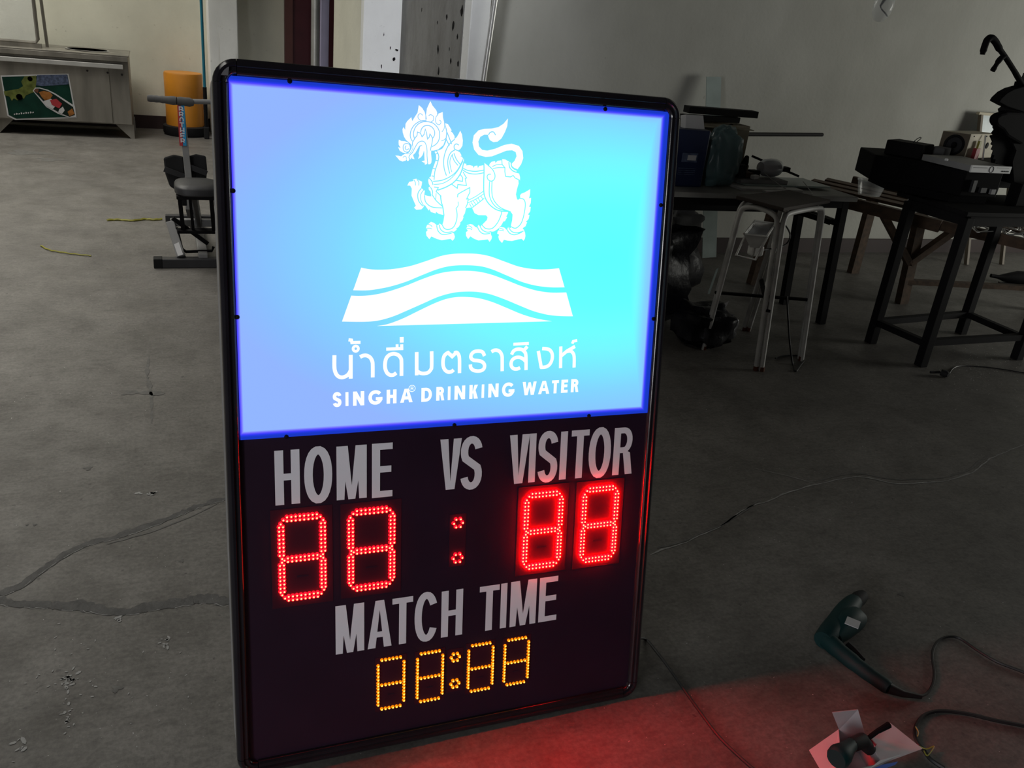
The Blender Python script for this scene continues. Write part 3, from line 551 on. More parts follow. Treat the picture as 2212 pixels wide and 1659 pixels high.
lines = [  # in the finer crop of the head
 ('a', arc2(885, 945, 288, 292, 195, 405, 30)[::-1] if 0 else [(640, 1065), (605, 1000), (597, 920), (620, 830), (680, 740), (770, 675), (850, 655), (920, 658)], 10), ('a', [(680, 1010), (660, 930), (672, 850), (710, 770), (780, 705), (870, 675), (960, 678), (1050, 705), (1130, 780), (1170, 860), (1178, 950), (1160, 1050), (1105, 1125), (1030, 1172)], 10),
 ('a', [(805, 890), (820, 820), (870, 765), (940, 750), (1010, 770), (1065, 830), (1082, 900), (1070, 960), (1040, 1005)], 10),
 ('l', [(640, 1150), (640, 1090), (685, 1010), (730, 950), (740, 880), (800, 905), (830, 975), (870, 930), (895, 820), (920, 900), (940, 1020), (975, 980), (987, 920), (1020, 965), (1040, 1010), (1030, 1100), (1005, 1200), (1000, 1250)], 10),
 ('a', [(600, 1430), (570, 1390), (585, 1340), (640, 1285), (690, 1190), (750, 1095), (820, 1062), (880, 1080), (915, 1150), (930, 1250), (930, 1350), (945, 1510)], 9),
 ('a', [(540, 1320), (600, 1290), (650, 1200), (640, 1130)], 6), ('a', [(450, 1390), (480, 1360), (515, 1375), (520, 1420)], 7),
 ('a', [(845, 550), (800, 515), (755, 545), (755, 605), (800, 652)], 8), ('a', [(960, 560), (1000, 535), (1055, 570), (1058, 640), (1010, 680)], 8), ('a', [(1150, 530), (1105, 590), (1105, 690), (1160, 735), (1200, 710), (1203, 665), (1175, 645)], 8),
 ('a', [(600, 1195), (580, 1130), (525, 1108), (470, 1130), (455, 1195), (475, 1255), (525, 1280), (575, 1260), (600, 1195)], 9), ('a', [(515, 1150), (495, 1195), (520, 1235), (570, 1210)], 9), ('l', [(625, 590), (640, 655)], 8), ('l', [(465, 775), (500, 825)], 8), ('a', [(1225, 880), (1265, 820), (1280, 760)], 8), ('a', [(1215, 1055), (1270, 1035), (1305, 1000)], 8),
 # body, in the crop of the whole emblem
 ('b', [(634, 385), (642, 430), (638, 480), (628, 530), (600, 580), (560, 603)], 5), ('b', [(645, 430), (665, 480), (690, 545)], 5), ('b', [(636, 495), (668, 560)], 5),
 ('b', [(510, 905), (600, 893), (690, 850), (750, 790), (802, 690)], 5), ('b', [(520, 935), (600, 925), (680, 880), (750, 800), (800, 710)], 4), ('b', [(555, 990), (640, 958), (720, 905), (780, 820), (808, 715)], 6),
 ('b', [(640, 850), (618, 780), (613, 700), (630, 620), (665, 550), (720, 497)], 5), ('b', [(672, 830), (655, 760), (655, 690), (680, 630), (722, 600)], 5), ('b', [(692, 815), (675, 750), (676, 690), (700, 640)], 4),
 ('b', [(760, 555), (735, 543), (715, 560), (718, 590), (748, 608)], 5), ('b', [(695, 650), (715, 705), (752, 752)], 5), ('b', [(712, 632), (735, 690), (772, 740)], 5),
 ('b', [(545, 612), (566, 665), (550, 740), (528, 810), (520, 890)], 5), ('b', [(790, 770), (840, 797), (920, 808), (1000, 796)], 5), ('b', [(795, 792), (850, 825), (925, 834), (1000, 822)], 5),
 ('b', [(1002, 724), (1003, 820), (1000, 920), (1003, 1020), (1030, 1095), (1085, 1155), (1150, 1188), (1237, 1196)], 6), ('b', [(1040, 748), (1085, 790), (1108, 840), (1103, 882), (1075, 903), (1045, 890), (1033, 860), (1045, 838), (1070, 836)], 5),
 ('b', [(1057, 905), (1053, 1000), (1060, 1060), (1090, 1120), (1140, 1165), (1230, 1192)], 5), ('b', [(1080, 905), (1078, 1000), (1090, 1070), (1130, 1130), (1180, 1168), (1262, 1200)], 5),
 ('l2', [(1175, 692), (1178, 742), (1205, 773), (1204, 810), (1212, 857), (1258, 862), (1285, 848), (1303, 872), (1350, 895)], 5), ('b', [(1243, 718), (1250, 768), (1280, 802), (1318, 818)], 6), ('b', [(1265, 725), (1272, 765), (1308, 795)], 6), ('b', [(1082, 762), (1130, 743), (1178, 742)], 4), ('b', [(1090, 782), (1140, 772), (1205, 773)], 4),
 ('b', [(848, 1088), (920, 1052), (1000, 998)], 4), ('b', [(848, 1112), (920, 1078), (1003, 1024)], 4), ('l2', [(862, 1118), (882, 1158)], 4), ('l2', [(880, 1108), (902, 1145)], 4), ('l2', [(900, 1095), (925, 1128)], 4), ('l2', [(925, 1080), (945, 1112)], 4), ('l2', [(945, 1065), (965, 1098)], 4), ('l2', [(972, 1045), (992, 1078)], 4), ('b', [(890, 1158), (950, 1112), (1005, 1068)], 5),
 ('b', [(582, 1040), (590, 1100), (606, 1160), (615, 1230)], 6), ('b', [(600, 1325), (618, 1357), (655, 1370), (705, 1350), (735, 1290), (743, 1225), (733, 1165)], 5), ('b', [(733, 1165), (752, 1140), (752, 1100)], 4), ('l2', [(747, 1060), (750, 1030), (785, 1008), (865, 965), (866, 1010), (835, 1075), (850, 1072), (842, 1125), (824, 1162)], 5),
 ('b', [(545, 1330), (560, 1385), (605, 1418), (690, 1405)], 5), ('b', [(570, 1322), (585, 1370), (630, 1398), (700, 1390)], 5), ('b', [(935, 1335), (960, 1385), (1000, 1412), (1060, 1408)], 5), ('b', [(962, 1330), (985, 1372), (1030, 1395), (1075, 1390)], 5), ('b', [(983, 1325), (1020, 1360), (1080, 1360), (1130, 1310), (1162, 1245), (1176, 1190)], 5),
 ('b', [(1226, 1370), (1250, 1405), (1300, 1421), (1370, 1395)], 5), ('b', [(1240, 1348), (1270, 1388), (1320, 1402), (1385, 1385)], 5), ('b', [(1262, 1342), (1310, 1357), (1360, 1312), (1388, 1230), (1402, 1130), (1388, 1080), (1350, 1070)], 5),
 ('b', [(398, 970), (365, 1020), (370, 1090), (412, 1145)], 5), ('b', [(422, 985), (393, 1030), (395, 1090), (420, 1140)], 4), ('b', [(428, 1040), (440, 1105), (500, 1152), (600, 1162)], 5), ('b', [(500, 1030), (540, 1090), (605, 1150)], 5), ('l2', [(520, 960), (562, 965), (540, 1002), (590, 1050)], 5), ('b', [(470, 870), (500, 905), (510, 940)], 5), ('b', [(485, 960), (505, 1000), (500, 1040)], 5), ('l2', [(540, 1020), (535, 1090)], 4), ('l2', [(495, 852), (518, 856)], 5), ('l2', [(510, 780), (535, 785)], 5), ('l2', [(535, 700), (555, 705)], 5), ('l2', [(540, 640), (562, 632)], 5),
 ('l2', [(800, 812), (825, 858), (835, 872), (822, 876), (833, 945), (750, 935), (745, 972), (690, 932)], 5), ('l2', [(772, 835), (797, 870), (795, 905), (735, 895)], 5),
 ('b', [(445, 1358), (480, 1358), (500, 1366)], 4), ('b', [(462, 1318), (490, 1330), (502, 1345)], 4), ('b', [(835, 1360), (868, 1362), (888, 1372)], 4), ('b', [(846, 1335), (870, 1338), (890, 1358)], 4), ('b', [(1150, 1380), (1180, 1378), (1195, 1385)], 4), ('b', [(1150, 1358), (1172, 1362), (1192, 1370)], 4), ('b', [(322, 888), (338, 912), (340, 945)], 4), ('b', [(352, 885), (372, 908), (372, 945)], 4), ('b', [(1115, 460), (1095, 428), (1062, 432), (1046, 458)], 5)]
mb = MB()
for k, pts, w in lines:
    f_ = AA if k in 'al' else L4; q = [(*f_(*p), 0) for p in pts]
    ribbon(mb, cr(q, 5) if k in 'ab' else q, (w * .45 if k in 'al' else w) / 4.48 / 1000 * 1.7, PZ + .0004)
mb.build('emblem_line_work', 'panel', emb, kind='stuff')
# --- LED digits
def led(core, lens, u, v, rl, rc):
    for mb, r, z0, z1 in ((lens, rl, .0007, .0050), (core, rc, .0048, .0064)):
        vs = [(u + r * math.cos(2 * PI * k / 8), v + r * math.sin(2 * PI * k / 8), z0) for k in range(8)] + [(u + r * .72 * math.cos(2 * PI * k / 8), v + r * .72 * math.sin(2 * PI * k / 8), z1) for k in range(8)] + [(u, v, z1 + r * .25)]
        mb.add(vs, [(k, (k + 1) % 8, 8 + (k + 1) % 8, 8 + k) for k in range(8)] + [(8 + k, 8 + (k + 1) % 8, 16) for k in range(8)])
def two_mat(core, lens, name, m1, m2, parent, **k):
    nc = len(core.f); a = MB(); a.add(core.v, core.f); a.add(lens.v, lens.f); me = a.build(name, m1, parent, **k)
    me.data.materials.append(M[m2])
    for i, p in enumerate(me.data.polygons): p.material_index = 0 if i < nc else 1
    return me
def box_of(cr_, L, R_, T, Bo):
    ox, oy, s = cr_; q = lambda p: B(ox + p[0] / s, oy + p[1] / s)
    return q(L)[0], q(R_)[0], q(Bo)[1], q(T)[1]
def digit(bx, red, name, label, mc):
    u0, u1, v0, v1 = bx; w, h = u1 - u0, v1 - v0
    mg = .016 if red else .006
    o = MB().span((u0 - mg, v0 - mg, 0), (u1 + mg, v1 + mg, .0007)).build(name, 'window_b' if mc == 'led_redb' else 'window', sb, label=label)
    segs = []
    if red:
        a, dy = .085, .046; X = [.175 + .65 * i / 7 for i in range(8)]
        ru = [.112 + (.447 - .112) * i / 7 for i in range(8)]; rl = [.567 + (.888 - .567) * i / 7 for i in range(8)]
        segs.append([(x, 0) for x in X] + [(x, dy) for x in X] + [(.035, .075), (.095, .032)])
        segs.append([(1, y) for y in ru] + [(1 - a, y) for y in ru] + [(.965, .075), (.905, .032)])
        segs.append([(1, y) for y in rl] + [(1 - a, y) for y in rl] + [(.955, .53)])
        segs.append([(x, 1) for x in X] + [(x, 1 - dy) for x in X] + [(.965, .925), (.905, .968)])
        segs.append([(0, y) for y in rl] + [(a, y) for y in rl] + [(.035, .925), (.095, .968)])
        segs.append([(0, y) for y in ru] + [(a, y) for y in ru] + [(.05, .487)])
        segs.append([(x, .487) for x in X] + [(x, .530) for x in X] + [(.10, .508), (.90, .508), (.95, .487), (.045, .53)])
        rl_, rc = .0039, .0021
    else:
        X = [.14 + .72 * i / 5 for i in range(6)]; ru = [.06 + .075 + (.41 - .06) * i / 5 - .03 for i in range(6)]; rl = [.565 + (.9 - .565) * i / 5 for i in range(6)]
        segs = [[(x, 0) for x in X], [(1, y) for y in ru], [(1, y) for y in rl], [(x, 1) for x in X], [(0, y) for y in rl], [(0, y) for y in ru] + [(.0, .505)], [(x, .51) for x in X] + [(1, .505)]]
        rl_, rc = .0036, .0020
    for s in segs:
        core, lens = MB(), MB()
        for x, y in s: led(core, lens, u0 + x * w, v1 - y * h, rl_, rc)
        two_mat(core, lens, 'segment', mc, ('led_redhb' if mc == 'led_redb' else 'led_redh') if red else 'led_yelh', o)
    # driver chip behind the lower window
    cu = u0 + w * .5; cv = v0 + h * .27
    MB().span((cu - w * .13, cv - h * .012, .0007), (cu + w * .13, cv + h * .012, .0011)).build('driver_chip', 'face', o)
C4 = (560, 900, 2.5136); C5 = (680, 1230, 3.95); C8 = (580, 1080, 7.213)
def colon(cs, crp, r, mc, mh, name, label):
    pl = None
    for x, y in cs:
        core, lens = MB(), MB()
        c = B(crp[0] + x / crp[2], crp[1] + y / crp[2])
        for k in range(6): led(core, lens, c[0] + r * math.cos(PI / 3 * k), c[1] + r * math.sin(PI / 3 * k), .0039, .0021)
        if pl is None:
            c2 = B(crp[0] + cs[1][0] / crp[2], crp[1] + cs[1][1] / crp[2]); pl = MB().span((c2[0] - .019, c2[1] - .02, 0), (c[0] + .019, c[1] + .02, .0006)).build(name, 'window', sb, label=label)
        two_mat(core, lens, 'dot_ring', mc, mh, pl)
digit(box_of(C8, (172, 910), (877, 840), (518, 233), (540, 1520)), 1, 'score_digit', 'leftmost red LED eight under HOME', 'led_red')
digit(box_of(C4, (485, 720), (730, 690), (605, 500), (613, 928)), 1, 'score_digit', 'second red LED eight under HOME', 'led_red')
digit(box_of(C4, (1434, 620), (1636, 600), (1552, 408), (1522, 814)), 1, 'score_digit', 'glowing red LED eight at the left under VISITOR', 'led_redb')
digit(box_of(C4, (1746, 590), (1935, 565), (1855, 379), (1820, 778)), 1, 'score_digit', 'rightmost red LED eight under VISITOR', 'led_redb')
colon([(1078, 575), (1075, 765)], C4, .0100, 'led_red', 'led_redh', 'score_colon', 'red LED colon of two rings of dots')
digit(box_of(C5, (538, 970), (758, 950), (652, 757), (655, 1170)), 0, 'time_digit', 'leftmost amber LED eight under MATCH TIME', 'led_yel')
digit(box_of(C5, (873, 915), (1087, 890), (978, 705), (980, 1108)), 0, 'time_digit', 'second amber LED eight under MATCH TIME', 'led_yel')
digit(box_of(C5, (1308, 845), (1514, 820), (1418, 635), (1415, 1020)), 0, 'time_digit', 'third amber LED eight under MATCH TIME', 'led_yel')
digit(box_of(C5, (1616, 785), (1816, 760), (1720, 590), (1718, 965)), 0, 'time_digit', 'rightmost amber LED eight under MATCH TIME', 'led_yel')
colon([(1197, 745), (1193, 970)], C5, .0094, 'led_yel', 'led_yelh', 'time_colon', 'amber LED colon of two rings of dots')
def led_spot(px, py, power, ang=166):
    u, v = B(px, py); l = bpy.data.lights.new('red_led_beam', 'SPOT'); l.energy = power; l.color = (1, .03, .02); l.shadow_soft_size = 0; l.spot_size = math.radians(ang); l.spot_blend = .04
    o = bpy.data.objects.new('red_led_beam', l); C.objects.link(o); o.location = BO + BU * u + BV * v + BN * .012
    o.rotation_euler = (-BN).to_track_quat('Z', 'Y').to_euler(); o.rotation_euler = BN.to_track_quat('-Z', 'Y').to_euler()
led_spot(650, 1200, 3.5, 171.5); led_spot(800, 1180, 3.5, 171.5)
# ------------------------------------------------------------------ left: steel food cart
ct = thing('food_cart', 'stainless steel food cart with green drink poster, standing against the cream wall', 'cart', (-1.2, 9.3, 0))
x1c = -.27; x0c = -2.25; y0c = 9.15; y1c = 9.75; zt = .80; zb = .085
MB().span((x0c, y0c + .02, .13), (x1c, y1c, .70)).build('cabinet', 'steel', ct, bevel=.006)
MB().span((x0c, y0c + .008, .14), (x1c - .17, y0c + .02, .66)).build('front_panel', 'steel', ct, bevel=.003)
MB().span((x0c, y0c - .02, .635), (x1c - .045, y0c + .03, .675)).build('front_lip', 'steel_lt', ct, bevel=.004)
MB().span((x0c, y0c - .02, .70), (x1c, y1c, .745)).build('top_tray', 'steel', ct, bevel=.004)
MB().span((x0c, y0c - .02, .745), (x1c + .01, y1c, .757)).build('worktop', 'steel', ct, bevel=.003)
MB().lathe([(.155, 0), (.165, .006), (.15, .007)], (-.62, 9.42, .757), n=28, sq=(1.15, .95)).build('burner_rim', 'steel_lt', ct, smooth=True)
MB().lathe([(.0001, .0075), (.15, .0075)], (-.62, 9.42, .757), n=28, sq=(1.15, .95)).build('burner_hole', 'darkhole', ct)  # flat dark disc painted for the shade inside the hole
for x in (x1c - .02, x0c + .3, -1.40):
    sg = 1 if x == x1c - .02 else -1
    for y in (y0c + .04, y1c - .05):
        MB().prism([(0, .13), (-.13 * sg, .13), (0, .0), (.03 * sg, .0), (.03 * sg, .13)], (x - .0, y, 0), (1, 0, 0), (0, 0, 1), (0, 1, 0), .035).build('leg', 'steel', ct)
for x, z in ((-.62, .60), (-.45, .595), (-.33, .585)): MB().lathe([(.010, 0), (.008, .006), (0, .007)], (x, y0c + .008, z), (0, -1, 0), 8).build('rivet', 'darkhole', ct)
# glass-case frame standing on the cart
gx = W(78, 40, 9.3).x
fr = MB()
fr.tube([(x0c, 9.25, .80), (gx - .02, 9.25, .80), (gx, 9.25, .83), (gx, 9.25, 1.55), (gx - .03, 9.25, 1.58), (x0c, 9.25, 1.58)], .016, 8)
fr.tube([(gx + .05, 9.45, .757), (gx + .03, 9.45, 1.55)], .014, 8); fr.box((gx, 9.25, .775), (.05, .05, .04)); fr.span((x0c, 9.235, .757), (gx, 9.265, .79))
fr.build('case_frame', 'steel', ct, smooth=True)
MB().span((x0c, 9.247, .815), (gx - .012, 9.252, 1.56)).build('case_pane', 'glass', ct)
# poster printed in flat colour areas
pt = MB(); yp = y0c + .008
def wp(px, py): q = W(px, py, yp); return q
def patch(name, pts, m, dy, parent):
    P = [W(*p, yp) for p in pts]; P = [(p.x, yp - dy, p.z) for p in P]; n = len(P)
    return MB().add(P + [(p[0], p[1] + .001, p[2]) for p in P], [tuple(range(n)), tuple(range(n, 2 * n))[::-1]] + [(i, (i + 1) % n, n + (i + 1) % n, n + i) for i in range(n)]).build(name, m, parent)
po = patch('poster', [(1, 163), (148, 159), (166, 255), (33, 259), (16, 250)], 'paper', .002, ct)
patch('poster_print', [(4, 166), (146, 162), (162, 252), (35, 256), (19, 248)], 'greenpr', .0035, po)
patch('poster_print', [(53, 165), (78, 163), (79, 176), (77, 190), (92, 195), (70, 200), (56, 206), (52, 213), (44, 210), (38, 217), (30, 212), (26, 218), (20, 208), (10, 206), (8, 197), (22, 195), (40, 192), (50, 186), (46, 176)], 'yelpr', .005, po)
patch('poster_print', [(80, 162), (145, 161), (149, 182), (92, 186), (78, 184)], 'bluepr', .005, po)
patch('poster_bottle', [(71, 196), (76, 189), (86, 189), (104, 194), (120, 202), (162, 229), (165, 252), (150, 254), (126, 246), (100, 231), (86, 214)], 'paper', .0055, po)
patch('poster_bottle', [(73, 196), (77, 191), (86, 191), (103, 196), (118, 204), (158, 231), (162, 248), (150, 252), (128, 243), (102, 228), (88, 212)], 'greend', .0065, po)
patch('poster_bottle', [(84, 199), (94, 196), (108, 199), (114, 206), (108, 214), (98, 217), (90, 209)], 'amber', .0075, po)
patch('poster_bottle', [(73, 196), (77, 191), (84, 193), (82, 201)], 'rust', .0075, po)
patch('poster_bottle', [(94, 218), (110, 213), (124, 224), (114, 236), (100, 228)], 'paper', .0075, po)
patch('poster_bottle', [(108, 216), (122, 213), (134, 224), (128, 234), (112, 226)], 'red', .0085, po)
patch('poster_bottle', [(128, 236), (136, 230), (140, 238), (134, 246), (126, 242)], 'paper', .0085, po)
patch('poster_bottle', [(146, 241), (156, 234), (161, 246), (150, 251)], 'amber', .0085, po)
for i in range(9):
    x = 30 + i * 5; patch('poster_lettering', [(x, 246 - i * .5 - (i % 2) * 2), (x + 3, 245 - i * .5), (x + 3, 247.5 - i * .5), (x + .5, 248.5 - i * .5)], 'paper', .005, po)
c = wp(42, 209); MB().lathe([(.0001, 0), (.026, 0)], (c.x, yp - .008, c.z), (0, 1, 0), 14).build('poster_print', 'paper', po)
c = wp(65, 170); MB().lathe([(.0001, 0), (.020, 0)], (c.x, yp - .0065, c.z), (0, 1, 0), 12).build('poster_print', 'greend', po)
# orange drum in a dark tub
dr = thing('drum', 'orange plastic drum in a dark base by the cream wall', 'drum', (.20, 9.62, 0))
MB().lathe([(.175, .06), (.182, .10), (.180, .33), (.176, .345), (.181, .36), (.184, .585), (.178, .60)], (.215, 9.62, 0), n=24).build('drum_body', 'orange', dr, smooth=True)
MB().lathe([(.001, .596), (.172, .594)], (.215, 9.62, 0), n=24).build('drum_top', 'orange', dr)
MB().lathe([(.20, 0), (.215, .02), (.215, .09), (.185, .095)], (.215, 9.60, 0), n=24).build('drum_base', 'blackrub', dr, smooth=True)
# ------------------------------------------------------------------ exercise machine
ex = thing('exercise_machine', 'small grey exercise machine with T handlebar and black seat, half behind the scoreboard', 'exercise machine', (.09, 5.0, 0))
MB().span((-.09, 4.94, 0), (.42, 5.00, .052)).build('base_bar', 'vinyl', ex, bevel=.005)
MB().span((-.092, 4.938, -.0), (-.045, 5.002, .054)).build('end_cap', 'blackrub', ex, bevel=.004)
MB().span((-.02, 5.95, 0), (.40, 6.0, .05)).build('base_bar', 'vinyl', ex, bevel=.005)
MB().bar((.17, 4.97, .05), (.17, 5.97, .05), .05, .05).build('base_beam', 'grey', ex, bevel=.004)
# label-bearing side plate rising from the base bar
a, b_ = W(392, 556, 4.99), W(368, 478, 5.12)
MB().bar((a.x, 4.99, .05), (b_.x, 5.10, b_.z), .045, .05, up=(0, 1, 0)).build('side_frame', 'grey', ex, bevel=.004)
MB().bar((a.x - .004, 4.962, a.z + .02), (b_.x + .003, 5.070, b_.z - .03), .028, .004, up=(0, 1, 0)).build('rating_label', 'paper', ex)
MB().bar((b_.x, 5.10, b_.z), (.27, 5.10, b_.z), .04, .04).build('side_frame', 'grey', ex, bevel=.004)
a = W(392, 548, 5.0)
lp = [(b_.x + .03, 5.06, b_.z - .02), (.06, 5.03, .09), (.08, 5.03, .07), (.22, 5.03, .075), (.23, 5.03, .10)]
MB().tube(lp, .009, 6).build('tube_loop', 'black', ex, smooth=True)
MB().bar((.02, 5.04, .26), (.20, 5.06, .11), .022, .022).build('tube_brace', 'black', ex)
MB().bar((.12, 5.2, .30), (.15, 5.5, .09), .05, .06).build('tube_brace', 'greyd', ex)
s1, s2 = W(373, 380, 4.95), W(458, 425, 4.95)
sx = (.03 + .24) / 2 + .005
seat_z = .475
def superround(cx, cy, z0, z1, sx, sy, n=24, e=3.2, k=1):
    o = []
    for i in range(n):
        a = 2 * PI * i / n; c, s = math.cos(a), math.sin(a); o.append((cx + sx * k * math.copysign(abs(c) ** (2 / e), c), cy + sy * k * math.copysign(abs(s) ** (2 / e), s)))
    return o
def cushion(cx, cy, z0, z1, sx, sy, crown=.012, n=24):
    mb = MB(); vs = []; lv = [(z0, .94), (z0 + .008, 1), (z1 - .014, 1), (z1 - .004, .95), (z1 + crown * .5, .7), (z1 + crown, .3)]
    for z, k in lv: vs += [(x, y, z) for x, y in superround(cx, cy, 0, 0, sx, sy, n, 3.4, k)]
    vs.append((cx, cy, z1 + crown * 1.05)); f = [(i * n + k, i * n + (k + 1) % n, (i + 1) * n + (k + 1) % n, (i + 1) * n + k) for i in range(len(lv) - 1) for k in range(n)]
    f += [((len(lv) - 1) * n + k, (len(lv) - 1) * n + (k + 1) % n, len(vs) - 1) for k in range(n)] + [tuple(range(n))[::-1]]
    return mb.add(vs, f)
cushion(.155, 5.02, .415, .465, .118, .15, .012).build('seat', 'vinyl', ex, smooth=True)
MB().span((.045, 4.90, .395), (.265, 5.14, .415)).build('seat_pan', 'black', ex, bevel=.004)
for x, w_ in ((.062, .022), (.115, .016), (.225, .022)):
    MB().bar((x, 4.97, .39), (x + .01, 5.02, .20), w_, .022).build('seat_post', 'black', ex)
MB().bar((.14, 5.02, .40), (.16, 5.10, .20), .03, .03).build('seat_post', 'grey', ex)
MB().span((.04, 4.99, .185), (.24, 5.06, .20)).build('seat_post', 'black', ex)
for x in (.085, .25): MB().span((x - .012, 4.93, .355), (x + .012, 4.95, .40)).build('adjuster_knob', 'blackrub', ex, bevel=.004)
h1 = W(390, 222, 5.42); h0 = W(407, 372, 5.30)
cb = Vector((h0.x, 5.30, .42)); ctp = Vector((h1.x, 5.42, h1.z)); lo = Vector((.165, 5.24, .12))
MB().bar(lo, cb, .048, .04, up=(0, 1, 0)).bar(cb, ctp, .036, .03, up=(0, 1, 0)).build('handle_post', 'grey', ex, bevel=.003)
def post_pt(px, py, gap):
    y = 5.40
    for _ in range(4):
        q = W(px, py, y); t = (q.z - cb.z) / (ctp.z - cb.z); y = cb.y + (ctp.y - cb.y) * t - gap
    return W(px, py, y)
for pa, pb, m_ in (((386.5, 228), (391.5, 315), 'red'), ((394.5, 228), (399.5, 315), 'bikeblue')):
    MB().bar(post_pt(*pb, .019), post_pt(*pa, .019), .0185, .003, up=(0, 1, 0)).build('printed_stripe', m_, ex)
lt = MB()
for i, ch in enumerate('BROTHER'):
    t = (i + .75) / 7.6; c_ = post_pt(390.5 + 5 * t, 228 + 87 * t, .0225); hh = .034; hw = .012; n0 = len(lt.v)
    glyph(lt, ch if ch != 'B' else 'R', -hw, hw, -hh / 2, hh / 2, .006, 0, .006)
    if ch == 'B': ribbon(lt, [(-hw, -hh / 2 + .003), (hw * .6, -hh / 2 + .003), (hw, 0)], .006, 0)
    for k in range(n0, len(lt.v)):
        v = lt.v[k]; lt.v[k] = Vector((c_.x + v.x, c_.y - .0002 * (k % 3), c_.z + v.y))
lt.build('lettering', 'vinylw', ex)
hb = W(320, 214, 5.40); he = W(462, 222, 5.40)
def grip_pts(a, b, n): return [Vector(a).lerp(Vector(b), i / n) for i in range(n + 1)]
MB().tube([(hb.x, 5.44, hb.z), (ctp.x, 5.41, ctp.z + .01), (he.x + .03, 5.44, he.z)], .014, 10).build('handlebar', 'grey', ex, smooth=True)
a = Vector((hb.x - .002, 5.44, hb.z)); b_ = Vector((ctp.x - .02, 5.41, ctp.z + .01))
MB().tube(grip_pts(a, b_, 10), [.018, .020, .018, .020, .018, .021, .020, .022, .024, .025, .022], 10).build('foam_grip', 'greyd', ex, smooth=True)
MB().tube(grip_pts((ctp.x - .02, 5.41, ctp.z + .01), (ctp.x + .07, 5.42, ctp.z + .005), 4), [.022, .026, .024, .026, .018], 10).build('foam_grip', 'greyd', ex, smooth=True)
for cxp, sgn in ((377, -1), (425, 1)):
    c_ = W(cxp, 372 if sgn < 0 else 365, 5.34); c_ = Vector((c_.x, 5.34, c_.z))
    hh = .10 if sgn < 0 else .085
    MB().prism([(-.055, hh * .8), (.0, hh), (.055, hh * .9), (.058, 0), (.05, -hh * .7), (.012, -hh * 1.05), (-.03, -hh * .8), (-.05, -hh * .1)], c_, (1, 0, 0), (0, .25, .97), (0, 1, -.25), .035).build('foot_pedal', 'blackrub', ex, bevel=.010)
    MB().bar(c_ + Vector((-.055, -.02, .02)), c_ + Vector((.055, -.02, -.02)), .006, .03).build('pedal_strap', 'vinyl', ex)
    MB().bar(c_ + Vector((0, .02, 0)), (.12, 5.28, .36), .02, .02).build('pedal_arm', 'black', ex)
# straw strips on the floor
def strip(px, w, name, label):
    pts = cr([F(*p, .004) for p in px], 6); mb = MB(); mb.tube([(p.x, p.y, .004 + .004 * abs(math.sin(i * .8))) for i, p in enumerate(pts)], w, 5)
    return tag(mb.build(name, 'yellow'), label, 'strip')
strip([(231, 476), (255, 475), (285, 477), (312, 474), (332, 475), (350, 474)], .008, 'yellow_strap', 'long straight yellow plastic strap lying on the floor left of the exercise machine')
strip([(88, 531), (105, 540), (130, 545), (165, 550), (197, 553)], .004, 'yellow_strap', 'thin curved yellow strap on the floor, farther left and nearer than the straight one')
# ------------------------------------------------------------------ right: workbench
wb = thing('workbench', 'long grey-topped workbench with dark frame against the back wall', 'workbench', (2.9, 3.95, 0))
MB().span((1.35, 3.69, .735), (2.32, 4.16, .762)).build('bench_board', 'benchtop', wb, bevel=.003)
MB().span((2.325, 3.69, .735), (3.54, 4.16, .762)).build('bench_board', 'benchtop', wb, bevel=.003)
MB().span((1.36, 3.73, .69), (3.52, 3.76, .735)).build('apron', 'black', wb); MB().span((1.36, 4.09, .69), (3.52, 4.12, .735)).build('apron', 'black', wb)
for x in (1.40, 3.50):
    for y in (3.75, 4.10): MB().bar((x, y, .735), (x + (.06 if x > 2 else 0), y, 0), .042, .042).build('leg', 'black', wb)
    MB().bar((x, 3.75, .60), (x, 4.10, .60), .03, .03).build('cross_rail', 'black', wb)
MB().bar((2.6, 4.10, .60), (3.5, 4.10, .60), .03, .04).build('cross_rail', 'black', wb)
MB().bar((2.9, 4.06, .72), (3.47, 3.78, .60), .03, .03).build('cross_rail', 'black', wb)
# things standing on the bench
ZB = .762
bx = thing('blue_box', 'dark blue box with white label standing on the workbench beside the scoreboard', 'box', (2.47, 3.98, ZB))
MB().span((2.28, 3.82, ZB), (2.60, 3.95, 1.05)).build('carton', 'blue', bx, bevel=.008)
a = W(1476, 330, 3.815); b_ = W(1505, 351, 3.815)
MB().span((a.x, 3.814, b_.z), (b_.x, 3.8199, a.z)).build('box_label', 'bluepr', bx)
MB().span((a.x + .03, 3.812, b_.z + .01), (b_.x - .01, 3.814, a.z - .01)).build('box_label', 'paper', bx)
l1, l2 = W(1466, 364, 3.815), W(1500, 378, 3.815)
for i in range(4): MB().span((l1.x + .0, 3.815, l2.z + i * .010), (l2.x, 3.8195, l2.z + .003 + i * .010)).build('box_print', 'bluepr', bx)
a = W(1481, 277, 3.85)
tag(MB().prism([(0, 0), (.115, -.002), (.100, .068), (-.004, .066)], (a.x, 3.85, 1.052), (1, 0, 0), (0, .2, .98), (0, .98, -.2), .05).build('white_carton', 'paper', bevel=.003), 'small blank white carton on top of the dark blue box', 'box')
cb2 = thing('cardboard_box', 'open brown cardboard box behind the clear bag on the workbench', 'box', (2.8, 4.08, ZB))
MB().span((2.50, 4.03, ZB), (2.985, 4.04, 1.06)).span((2.50, 4.14, ZB), (2.985, 4.15, 1.06)).span((2.50, 4.04, ZB), (2.51, 4.14, 1.06)).span((2.975, 4.04, ZB), (2.985, 4.14, 1.06)).span((2.51, 4.04, ZB), (2.975, 4.14, ZB + .01)).build('carton_walls', 'card', cb2)
